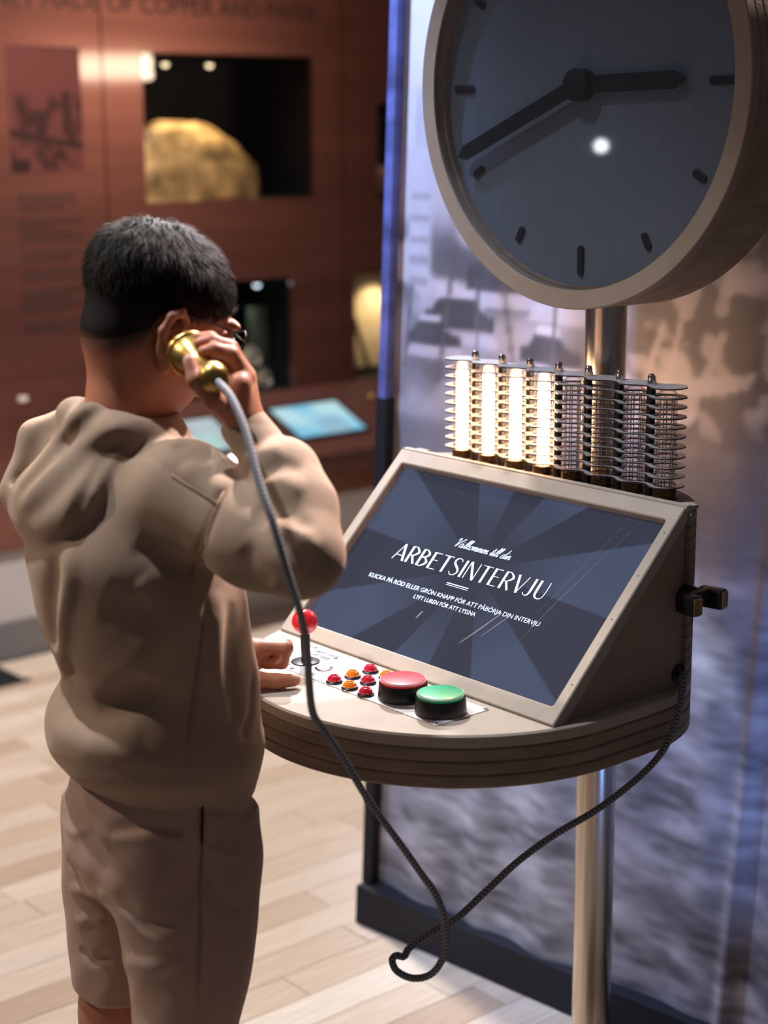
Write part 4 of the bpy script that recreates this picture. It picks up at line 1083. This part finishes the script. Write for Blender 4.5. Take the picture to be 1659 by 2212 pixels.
FOLDS = [
 ([(0.071, -0.120, 1.026), (0.076, -0.123, 1.006), (0.078, -0.126, 0.985), (0.069, -0.128, 0.962), (0.057, -0.129, 0.938), (0.046, -0.128, 0.913), (0.025, -0.123, 0.884), (-0.027, -0.105, 0.843), (-0.002, -0.109, 0.828)], 0.0121, 0.0058),
 ([(0.053, -0.133, 1.006), (0.051, -0.135, 0.974), (0.035, -0.135, 0.939), (0.029, -0.132, 0.916), (0.015, -0.127, 0.890)], 0.0132, -0.0072),
 ([(0.001, -0.114, 0.819), (0.037, -0.109, 0.821), (0.064, -0.102, 0.819), (0.080, -0.089, 0.829), (0.097, -0.076, 0.840), (0.116, -0.066, 0.859), (0.132, -0.055, 0.877)], 0.0176, -0.0115),
 ([(-0.007, -0.129, 0.796), (0.036, -0.123, 0.799), (0.066, -0.114, 0.799), (0.088, -0.103, 0.799), (0.106, -0.091, 0.797), (0.117, -0.079, 0.801), (0.126, -0.066, 0.805)], 0.0198, 0.0050),
 ([(0.015, -0.107, 0.832), (0.051, -0.099, 0.844), (0.081, -0.090, 0.854), (0.107, -0.083, 0.874), (0.124, -0.072, 0.890), (0.138, -0.058, 0.913), (0.146, -0.042, 0.933), (0.148, -0.026, 0.949), (0.146, -0.009, 0.965)], 0.0220, 0.0043),
 ([(0.145, -0.010, 0.987), (0.145, -0.027, 0.998), (0.142, -0.043, 1.008), (0.136, -0.054, 1.018), (0.129, -0.066, 1.028)], 0.0110, -0.0043),
 ([(0.142, -0.055, 0.960), (0.137, -0.066, 0.955), (0.131, -0.077, 0.950), (0.122, -0.089, 0.957), (0.111, -0.101, 0.964)], 0.0242, -0.0043),
 ([(0.136, -0.067, 0.991), (0.141, -0.059, 0.980), (0.144, -0.050, 0.970), (0.147, -0.038, 0.966), (0.148, -0.026, 0.962)], 0.0220, 0.0029),
 ([(0.142, 0.007, 0.969), (0.146, -0.000, 0.931), (0.146, -0.006, 0.891), (0.141, -0.014, 0.830), (0.147, -0.027, 0.773)], 0.0039, -0.0018),
 ([(0.135, 0.022, 0.965), (0.140, 0.018, 0.935), (0.142, 0.016, 0.902), (0.142, 0.016, 0.876), (0.141, 0.018, 0.849), (0.140, 0.023, 0.832), (0.140, 0.028, 0.814)], 0.0110, 0.0050),
 ([(0.123, 0.045, 0.946), (0.131, 0.037, 0.912), (0.136, 0.031, 0.877), (0.135, 0.036, 0.844), (0.134, 0.041, 0.810)], 0.0110, -0.0050),
 ([(0.102, 0.078, 0.855), (0.112, 0.071, 0.834), (0.117, 0.067, 0.811), (0.125, 0.057, 0.799), (0.132, 0.047, 0.787)], 0.0066, -0.0072),
 ([(0.198, 0.007, 1.088), (0.205, -0.005, 1.074), (0.206, -0.013, 1.059), (0.202, -0.019, 1.041), (0.184, -0.019, 1.020), (0.147, -0.007, 0.999), (0.144, -0.009, 0.987)], 0.0044, -0.0035),
 ([(0.086, -0.049, 1.131), (0.125, -0.042, 1.117), (0.155, -0.034, 1.103), (0.178, -0.017, 1.089), (0.204, -0.003, 1.077)], 0.0033, -0.0020),
 ([(0.124, -0.015, 1.131), (0.139, -0.010, 1.126), (0.148, -0.003, 1.121), (0.155, 0.002, 1.117), (0.161, 0.007, 1.112)], 0.0110, -0.0050),
 ([(0.154, -0.018, 1.114), (0.165, -0.009, 1.107), (0.175, -0.001, 1.101), (0.187, 0.005, 1.095), (0.198, 0.010, 1.089)], 0.0132, 0.0043),
 ([(0.235, 0.030, 1.078), (0.251, 0.039, 1.076), (0.266, 0.047, 1.074), (0.280, 0.054, 1.068), (0.291, 0.062, 1.060)], 0.0099, -0.0043),
 ([(0.254, 0.029, 1.066), (0.273, 0.038, 1.063), (0.287, 0.047, 1.059), (0.297, 0.056, 1.050), (0.302, 0.066, 1.040)], 0.0099, 0.0043),
 ([(0.278, 0.031, 1.054), (0.292, 0.038, 1.045), (0.300, 0.048, 1.035), (0.302, 0.055, 1.026), (0.303, 0.062, 1.017)], 0.0099, -0.0050),
 ([(0.247, 0.017, 1.059), (0.267, 0.022, 1.048), (0.284, 0.028, 1.036), (0.292, 0.034, 1.025), (0.296, 0.042, 1.013)], 0.0110, 0.0036),
 ([(0.246, 0.006, 1.040), (0.254, 0.012, 1.029), (0.263, 0.016, 1.019), (0.270, 0.021, 1.012), (0.274, 0.027, 1.004)], 0.0110, -0.0029),
 ([(0.215, 0.040, 1.103), (0.224, 0.051, 1.110), (0.228, 0.063, 1.116), (0.234, 0.071, 1.114), (0.239, 0.079, 1.111)], 0.0088, -0.0043),
 ([(0.214, 0.032, 1.090), (0.227, 0.041, 1.096), (0.237, 0.051, 1.102), (0.250, 0.062, 1.098), (0.259, 0.074, 1.093)], 0.0110, 0.0036),
 ([(0.163, 0.042, 1.109), (0.194, 0.042, 1.121), (0.204, 0.051, 1.127), (0.209, 0.059, 1.130), (0.212, 0.069, 1.132)], 0.0088, 0.0029),
 ([(-0.062, -0.017, 1.151), (0.036, -0.069, 1.162), (0.038, -0.089, 1.158), (0.024, -0.101, 1.140), (-0.005, -0.110, 1.119), (-0.004, -0.125, 1.102), (-0.004, -0.140, 1.085), (-0.008, -0.150, 1.069), (-0.031, -0.155, 1.049)], 0.0110, 0.0040),
 ([(-0.050, -0.031, 1.145), (0.047, -0.078, 1.156), (0.042, -0.091, 1.149), (0.032, -0.099, 1.135), (0.015, -0.107, 1.119), (0.014, -0.121, 1.103), (0.013, -0.135, 1.087), (0.008, -0.145, 1.075), (-0.005, -0.152, 1.060)], 0.0099, -0.0046),
 ([(0.077, -0.035, 1.146), (0.080, -0.051, 1.145), (0.077, -0.066, 1.143), (0.065, -0.080, 1.134), (0.047, -0.093, 1.123), (0.043, -0.105, 1.112), (0.039, -0.117, 1.101), (0.031, -0.128, 1.090), (0.023, -0.139, 1.078), (0.012, -0.149, 1.062), (-0.016, -0.155, 1.042)], 0.0121, 0.0046),
 ([(0.085, -0.055, 1.132), (0.079, -0.067, 1.129), (0.071, -0.078, 1.125), (0.066, -0.089, 1.115), (0.067, -0.101, 1.104), (0.064, -0.117, 1.089), (0.054, -0.131, 1.071), (0.040, -0.143, 1.056), (0.012, -0.152, 1.038)], 0.0110, -0.0035),
 ([(0.024, -0.102, 1.125), (0.022, -0.105, 1.120), (0.021, -0.109, 1.116), (0.022, -0.113, 1.112), (0.022, -0.116, 1.108)], 0.0088, -0.0058),
 ([(0.085, -0.050, 1.135), (0.082, -0.062, 1.129), (0.076, -0.073, 1.121), (0.075, -0.083, 1.108), (0.081, -0.094, 1.095), (0.086, -0.106, 1.077), (0.084, -0.115, 1.057), (0.078, -0.118, 1.041), (0.070, -0.121, 1.023)], 0.0077, -0.0046),
 ([(0.082, -0.059, 1.119), (0.078, -0.070, 1.106), (0.082, -0.083, 1.094), (0.088, -0.094, 1.083), (0.089, -0.103, 1.070)], 0.0132, 0.0023),
 ([(0.022, -0.129, 0.755), (0.089, -0.108, 0.768), (0.124, -0.077, 0.768), (0.139, -0.051, 0.766), (0.148, -0.022, 0.760), (0.148, 0.002, 0.757), (0.141, 0.030, 0.750)], 0.0088, -0.0014)]
def fold_disp(p, folds):
    out = np.zeros(len(p), np.float32)
    for pts, wd, amp in folds:
        P = np.asarray(pts, np.float32); best = np.full(len(p), 1e9, np.float32); L_ = np.zeros(len(p), np.float32); n = len(P)-1
        lo = P.min(0)-3*wd; hi = P.max(0)+3*wd; m = np.where(((p > lo) & (p < hi)).all(1))[0]
        if len(m) == 0: continue
        q = p[m]; bb = np.full(len(q), 1e9, np.float32); tt = np.zeros(len(q), np.float32)
        for i in range(n):
            d = P[i+1]-P[i]; t = np.clip(((q-P[i]) @ d)/(d @ d+1e-12), 0, 1); e = np.linalg.norm(q-P[i]-t[:, None]*d, axis=1)
            c = e < bb; bb = np.where(c, e, bb); tt = np.where(c, (i+t)/n, tt)
        out[m] += amp*np.exp(-(bb/wd)**2)*np.clip(np.minimum(tt, 1-tt)*6, 0, 1)**.7
    return out
def crumple(p, a):
    x, y, z = p[:, 0], p[:, 1], p[:, 2]
    return a*(np.sin(31*x+17*z+3*np.sin(23*y))+.8*np.sin(43*z-29*y+2*np.sin(19*x))+.5*np.sin(77*x+51*y-63*z))
def hoodie_sdf(p):
    d = hoodie_base(p)
    m = np.abs(d) < .05
    if m.any(): d[m] -= fold_disp(p[m], FOLDS)+crumple(p[m], .0005)
    return d
SFOLDS = [
 ([(0.129, -0.001, 0.737), (0.132, -0.002, 0.723), (0.134, -0.003, 0.709), (0.136, -0.005, 0.693), (0.137, -0.006, 0.677)], 0.0035, -0.0060),
 ([(0.137, -0.006, 0.677), (0.141, -0.011, 0.630), (0.149, -0.016, 0.584), (0.153, -0.021, 0.532), (0.153, -0.024, 0.477)], 0.0040, -0.0015),
 ([(0.137, -0.011, 0.678), (0.142, -0.016, 0.631), (0.148, -0.022, 0.585), (0.152, -0.026, 0.533), (0.151, -0.029, 0.478)], 0.0040, 0.0012),
 ([(-0.040, -0.097, 0.722), (-0.003, -0.104, 0.711), (0.020, -0.107, 0.694), (0.056, -0.104, 0.670), (0.082, -0.099, 0.643)], 0.0120, -0.0080),
 ([(0.072, -0.095, 0.687), (0.097, -0.076, 0.695), (0.116, -0.056, 0.700), (0.126, -0.040, 0.696), (0.133, -0.024, 0.691)], 0.0070, -0.0030),
 ([(0.084, -0.094, 0.682), (0.103, -0.076, 0.687), (0.118, -0.057, 0.691), (0.128, -0.041, 0.688), (0.134, -0.025, 0.683)], 0.0070, 0.0030),
 ([(0.092, -0.094, 0.620), (0.105, -0.085, 0.606), (0.116, -0.076, 0.590), (0.132, -0.058, 0.590), (0.144, -0.037, 0.587)], 0.0080, -0.0030),
 ([(0.083, -0.092, 0.597), (0.105, -0.083, 0.587), (0.119, -0.073, 0.574), (0.133, -0.059, 0.572), (0.143, -0.043, 0.569)], 0.0090, 0.0030),
 ([(0.133, 0.004, 0.715), (0.131, 0.016, 0.710), (0.128, 0.029, 0.703), (0.122, 0.039, 0.700), (0.113, 0.052, 0.696)], 0.0060, -0.0030),
 ([(0.137, 0.001, 0.670), (0.136, 0.012, 0.662), (0.135, 0.024, 0.653), (0.131, 0.035, 0.651), (0.126, 0.048, 0.648)], 0.0060, 0.0030),
 ([(0.139, -0.003, 0.650), (0.142, 0.005, 0.627), (0.145, 0.013, 0.604), (0.144, 0.026, 0.596), (0.140, 0.040, 0.587)], 0.0080, -0.0030),
 ([(-0.010, -0.058, 0.483), (0.106, -0.078, 0.535), (0.126, -0.066, 0.535), (0.139, -0.051, 0.542), (0.148, -0.035, 0.546)], 0.0100, 0.0030),
 ([(-0.054, -0.108, 0.650), (-0.016, -0.112, 0.659), (0.007, -0.113, 0.662), (0.025, -0.110, 0.671), (0.040, -0.106, 0.679)], 0.0060, 0.0030),
 ([(-0.067, -0.103, 0.596), (-0.045, -0.101, 0.595), (0.016, -0.110, 0.613), (0.038, -0.103, 0.606), (0.053, -0.095, 0.596)], 0.0070, -0.0040),
 ([(-0.062, -0.101, 0.561), (-0.044, -0.095, 0.566), (-0.022, -0.091, 0.572), (0.042, -0.098, 0.598), (0.074, -0.096, 0.608)], 0.0070, 0.0050),
 ([(-0.053, -0.097, 0.519), (-0.043, -0.093, 0.525), (-0.034, -0.089, 0.531), (-0.024, -0.080, 0.530), (-0.016, -0.072, 0.529)], 0.0070, 0.0040),
 ([(-0.052, -0.096, 0.485), (-0.041, -0.091, 0.482), (-0.033, -0.086, 0.476), (-0.022, -0.077, 0.483), (-0.015, -0.068, 0.489)], 0.0070, -0.0040),
 ([(0.094, -0.067, 0.741), (0.102, -0.063, 0.732), (0.110, -0.058, 0.722), (0.114, -0.057, 0.707), (0.118, -0.056, 0.692)], 0.0120, 0.0030),
 ([(0.013, -0.100, 0.730), (0.024, -0.102, 0.712), (0.036, -0.104, 0.694), (0.062, -0.103, 0.678), (0.080, -0.099, 0.659)], 0.0100, 0.0050)]
def shorts_full(p):
    d = shorts_sdf(p); m = np.abs(d) < .05
    if m.any(): d[m] -= fold_disp(p[m], SFOLDS)+crumple(p[m]*1.3, .0009)
    return d
#</SDF>
BAZ = math.radians(62); BX, BY = -.265, 1.88
boy = thing('person', 'child in a tan hoodie and shorts holding a brass handset to the ear', 'person', (BX, BY, 0), -BAZ)
def bworld(p): return Vector((BX+p[0]*math.cos(BAZ)+p[1]*math.sin(BAZ), BY-p[0]*math.sin(BAZ)+p[1]*math.cos(BAZ), p[2]))
def net_obj(name, f, lo, hi, h, m, parent, relax=1):
    V, F = surface(f, lo, hi, h)
    me = bpy.data.meshes.new(name); me.vertices.add(len(V)); me.vertices.foreach_set('co', V.astype(np.float32).ravel())
    me.loops.add(F.size); me.loops.foreach_set('vertex_index', F.ravel().astype(np.int32))
    me.polygons.add(len(F)); me.polygons.foreach_set('loop_start', np.arange(0, F.size, 4, dtype=np.int32)); me.update(calc_edges=True); me.validate()
    return link(name, me, m, parent, True), V
sm_ = lambda x, a, b: (lambda t: t*t*(3-2*t))(np.clip((x-a)/(b-a), 0, 1))
SKIN = np.array(lin(176, 112, 84)); SKIN_D = np.array(lin(150, 84, 62)); LIP = np.array(lin(168, 92, 82)); NAIL = np.array(lin(214, 160, 140)); STUB = np.array(lin(40, 30, 28))
M_SKIN = mat('skin', (1, 1, 1), .5, attr='col', var=.06, vscale=60, bump=.05, bscale=500)
body, V = net_obj('body', body_sdf, (-.27, -.16, -.02), (.33, .24, 1.40), .0026, M_SKIN, boy)
q = to_head(V.astype(np.float32)); C = np.tile(SKIN, (len(V), 1))
def mixc(C, c, w): return C*(1-w[:, None])+np.asarray(c)[None]*w[:, None]
C = mixc(C, SKIN_D, .6*np.exp(-(np.linalg.norm((q-np.array([.076, .0, -.012]))/[.01, .014, .02], axis=1))**2))
lipw = np.exp(-(np.linalg.norm((q-np.array([0, .088, -.063]))/[.018, .012, .009], axis=1))**4); C = mixc(C, LIP, lipw)
hl = np.interp(q[:, 1], HLY, HLZ)-.010
ear = np.abs(q[:, 0]) > .0705
stub = sm_(q[:, 2]-hl, 0, .032)*(q[:, 1] < .05)*(~ear)*(np.abs(V[:, 0]) < .09)*(V[:, 2] > 1.18)
C = mixc(C, STUB, .92*stub)
brow = np.exp(-(np.linalg.norm((np.abs(q)-np.array([.030, .082, .013]))/[.018, .012, .0035], axis=1))**4); C = mixc(C, STUB, brow*.9)
for s in (-1, 1):
    e = np.linalg.norm((q-np.array([s*.030, .082, -.001]))/[.011, .02, .004], axis=1) < 1; C[e] = (.7, .68, .66)
    e = np.linalg.norm((q-np.array([s*.030, .082, -.001]))/[.005, .02, .005], axis=1) < 1; C[e] = (.03, .018, .012)
for tip, dr in (((-.0490, .2005, .7850), .0068), ((.1425, -.0095, 1.2215), .006)):
    w_ = np.exp(-(np.linalg.norm(V-np.array(tip), axis=1)/dr)**4); C = mixc(C, NAIL, w_*.9)
set_colors(body.data, C)
# hair: a cap plus short strands combed from the crown
M_HAIR = mat('dark_hair', (1, 1, 1), .6, attr='col', spec=.12)
hr = np.random.RandomState(4)
Vh, Fh = surface(hair_sdf, (-.09, -.11, 1.16), (.09, .14, 1.40), .0026)
qh = to_head(Vh.astype(np.float32))
top = sm_(qh[:, 2]+.5*np.clip(qh[:, 1], 0, 1)*0, -.03, .045)
HB, HD, HF = np.array(lin(38, 29, 23)), np.array(lin(14, 12, 12)), np.array(lin(30, 23, 21))
Ch = HF[None]*(1-top[:, None])+HD[None]*top[:, None]
fadeh = sm_(qh[:, 2]-np.interp(qh[:, 1], HLY, HLZ), -.004, .026)*.94+.06; fadeh = np.where(qh[:, 1] > .045, 1, fadeh); Ch = SKIN[None]*(1-fadeh[:, None])+Ch*fadeh[:, None]
nrm = np.zeros_like(Vh); a = Vh[Fh[:, 1]]-Vh[Fh[:, 0]]; b = Vh[Fh[:, 2]]-Vh[Fh[:, 0]]; fn = np.cross(a, b)
for k in range(4): np.add.at(nrm, Fh[:, k], fn)
nrm /= np.linalg.norm(nrm, axis=1)[:, None]+1e-9
crown = from_head([[.0, -.042, .080]])[0]
cd = np.where((qh[:, 2] > -.005-.3*np.clip(qh[:, 1], 0, 1)) & (qh[:, 2] > -.004))[0]
out = Vh-from_head([[0, -.014, .021]])[0]; cd = cd[(nrm[cd]*out[cd]).sum(1) > 0]
pick = hr.choice(cd, 15000)
sv, sf, scol = list(map(tuple, Vh)), [tuple(f) for f in Fh], [Ch]
bv = []; bf = []; nb0 = len(Vh)
for i in pick:
    p = Vh[i]+hr.normal(0, .0012, 3); n_ = nrm[i]; fl = p-crown; fl = fl-n_*(fl @ n_); L_ = np.linalg.norm(fl)+1e-6; fl /= L_
    fl = fl+hr.normal(0, .28, 3)+np.array([.0, .15, 0]); fl -= n_*(fl @ n_); fl /= np.linalg.norm(fl)+1e-9
    ln = (.010+.010*hr.rand())*(.45+.55*float(top[i])); lift = .22+.25*hr.rand()
    sd = np.cross(n_, fl); w_ = .00042
    p0 = p-n_*.001; p1 = p+fl*ln*.5+n_*ln*lift*.5; p2 = p+fl*ln+n_*ln*lift*.35
    k = nb0+len(bv); bv += [p0-sd*w_, p0+sd*w_, p1+sd*w_*.8, p1-sd*w_*.8, p2]; bf += [(k, k+1, k+2, k+3), (k+3, k+2, k+4)]
bc = np.repeat((HB[None]*hr.rand(len(pick), 1)*1.3+HD[None]*.4), 5, 0)
hair = mesh_obj('hair', sv+[tuple(v) for v in bv], sf+bf, M_HAIR, boy, True)
set_colors(hair.data, np.vstack([Ch, bc])); hair['label'] = 'short dark hair faded at the sides'
M_HOOD = mat('tan_jersey', lin(156, 130, 108), .85, var=.06, vscale=40, bump=.25, bscale=900, sheen=.8)
M_SHORT = mat('brown_cotton', lin(168, 138, 120), .8, var=.06, vscale=30, bump=.15, bscale=800, sheen=.3)
hoodie, VH = net_obj('hoodie', hoodie_sdf, (-.27, -.22, .66), (.33, .18, 1.20), .0034, M_HOOD, boy)
shorts, VS = net_obj('shorts', shorts_full, (-.17, -.16, .39), (.17, .13, .80), .0032, M_SHORT, boy)
hoodie['label'] = 'tan hooded sweatshirt'; shorts['label'] = 'brown cotton shorts'
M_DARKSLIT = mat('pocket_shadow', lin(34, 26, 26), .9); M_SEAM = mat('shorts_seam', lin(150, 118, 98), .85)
tube('pocket_opening', np.array(SFOLDS[0][0]), .0016, M_DARKSLIT, shorts, 6)
tube('side_seam', np.array(SFOLDS[1][0]), .0014, M_SEAM, shorts, 6)
M_HSEAM = mat('hoodie_seam', lin(150, 120, 96), .85)
for k, a in ((8, 1), (12, 0), (13, 2)): tube('seam', np.array(FOLDS[k][0][a:]), .0011, M_HSEAM, hoodie, 6)
# shoes (below the frame) standing on the floor
M_SHOE = mat('dark_shoe', lin(60, 56, 56), .7)
for s, f2 in ((1, -.005), (-1, -.052)):
    x = .078*s
    fs_ = lambda p: np.maximum(su(seg(p, (x, f2, .040), (x*1.12, f2+.13, .030), .044, .036), seg(p, (x, f2, .05), (x, f2, .085), .042, .040), .02), .001-p[:, 2])
    net_obj('shoe', fs_, (x-.09, f2-.08, -.02), (x+.09, f2+.22, .15), .005, M_SHOE, boy)
# spectacles
gl = bpy.data.objects.new('spectacles', None); COL.objects.link(gl); gl.parent = boy; gl['label'] = 'thin dark wire spectacles'
M_WIRE = mat('dark_wire', lin(40, 34, 36), .25, .8)
for s in (-1, 1):
    P = [from_head((s*.030+.019*math.cos(a), .091-.004*abs(math.cos(a)), -.002+.016*math.sin(a))) for a in np.linspace(0, 2*math.pi, 25)]
    tube('rim', P, .0012, M_WIRE, gl, 6)
    tube('temple_arm', [from_head(q_) for q_ in ((s*.049, .086, .002), (s*.066, .06, .006), (s*.0725, .015, .004), (s*.0745, -.008, .002), (s*.073, -.024, -.014))], .0010, M_WIRE, gl, 6)
tube('bridge', [from_head(q_) for q_ in ((-.011, .091, .0), (0, .096, .004), (.011, .091, .0))], .0011, M_WIRE, gl, 6)

# ------------------------------------------------------------------ handset with its braided cord
hs = thing('telephone_handset', 'brass listening handset held to the ear with a grey braided cord', 'handset', bworld((.085, .0177, 1.2181)), -BAZ)
A0 = np.array((.080, .0190, 1.2190)); A1 = np.array((.170, .0140, 1.2000)); ax = Vector(A1-A0); Lh = ax.length
HM = ax.to_track_quat('Z', 'Y').to_matrix().to_4x4(); off = Vector(A0)-Vector((.085, .0177, 1.2181))
HM = Matrix.Translation(off) @ HM
lathe('ear_cup', [(0, .002), (.018, .0), (.0255, .0), (.0262, .003), (.0250, .0065), (.0225, .0075), (.0235, .010), (.0230, .016), (.0195, .026), (.0150, .034), (.0122, .042)], M_BRASS, hs, 40, mtx=HM, sharp=25)
lathe('stem', [(.0122, .0418), (.0108, .050), (.0102, .058), (.0108, .066), (.0125, .070)], M_BRASS, hs, 32, mtx=HM)
lathe('end_knob', [(.0125, .0698), (.0150, .0715), (.0166, .077), (.0168, .083), (.0155, .089), (.0115, .0935), (.0055, .0955), (.005, .0945)], M_BRASS, hs, 36, mtx=HM)
lathe('cord_hole', [(.0052, .0955), (.0050, .0960), (0, .0960)], M_BLACK, hs, 20, mtx=HM)
CORDW = [(-0.1545, 1.7000, 1.1874), (-0.1385, 1.6680, 1.1594), (-0.1231, 1.6320, 1.1145), (-0.1089, 1.6120, 1.0768), (-0.0938, 1.6070, 1.0216), (-0.0843, 1.6300, 0.9769), (-0.0799, 1.6600, 0.9285), (-0.0797, 1.6850, 0.8851), (-0.0770, 1.7000, 0.8491), (-0.0659, 1.7100, 0.8256), (-0.0444, 1.7250, 0.7845), (-0.0173, 1.7400, 0.7298), (0.0080, 1.7500, 0.6881), (0.0364, 1.7600, 0.6406), (0.0574, 1.7650, 0.6043), (0.0665, 1.7700, 0.5676), (0.0657, 1.7750, 0.5306), (0.0514, 1.7800, 0.5031), (0.0301, 1.7850, 0.4947), (0.0115, 1.7900, 0.5010), (0.0057, 1.7950, 0.5119), (0.0106, 1.8000, 0.5157), (0.0197, 1.8030, 0.5129), (0.0264, 1.8100, 0.5204), (0.0510, 1.8200, 0.5334), (0.0813, 1.8300, 0.5465), (0.1174, 1.8450, 0.5744), (0.1566, 1.8600, 0.6056), (0.2022, 1.8800, 0.6306), (0.2485, 1.9000, 0.6496), (0.2843, 1.9200, 0.6668), (0.3200, 1.9370, 0.6909), (0.3440, 1.9500, 0.7169), (0.3582, 1.9630, 0.7498), (0.3666, 1.9800, 0.7768), (0.3685, 1.9900, 0.7884), (0.3702, 2.0093, 0.7873)]
start = bworld(A0+(A1-A0)*(.0945/Lh)); 
Pw = [tuple(start), tuple(bworld(A0+(A1-A0)*(.0945/Lh+.10)))]+CORDW
P, S_ = resample(catmull(Pw, 14), .0013)
RB = Matrix.Rotation(BAZ, 3, 'Z'); o0 = bworld((.085, .0177, 1.2181))
Pl = np.array([(RB @ (Vector(p)-o0))[:] for p in P])
NC = 14; vs, fs = tube_data(Pl, .0042, NC)
cord = mesh_obj('braided_cord', vs, fs, mat('braided_textile', (1, 1, 1), .75, attr='col'), hs, True)
ang = np.arange(NC)/NC; zig = np.abs(((ang*6) % 1)-.5)*2
ph_ = ((S_[:, None]/.0052)+zig[None]*.8) % 1
cc = np.where(ph_[..., None] < .5, np.array(lin(156, 154, 157)), np.array(lin(54, 54, 60))).reshape(-1, 3); set_colors(cord.data, cc)
cord['label'] = 'grey and black zigzag braided cord'
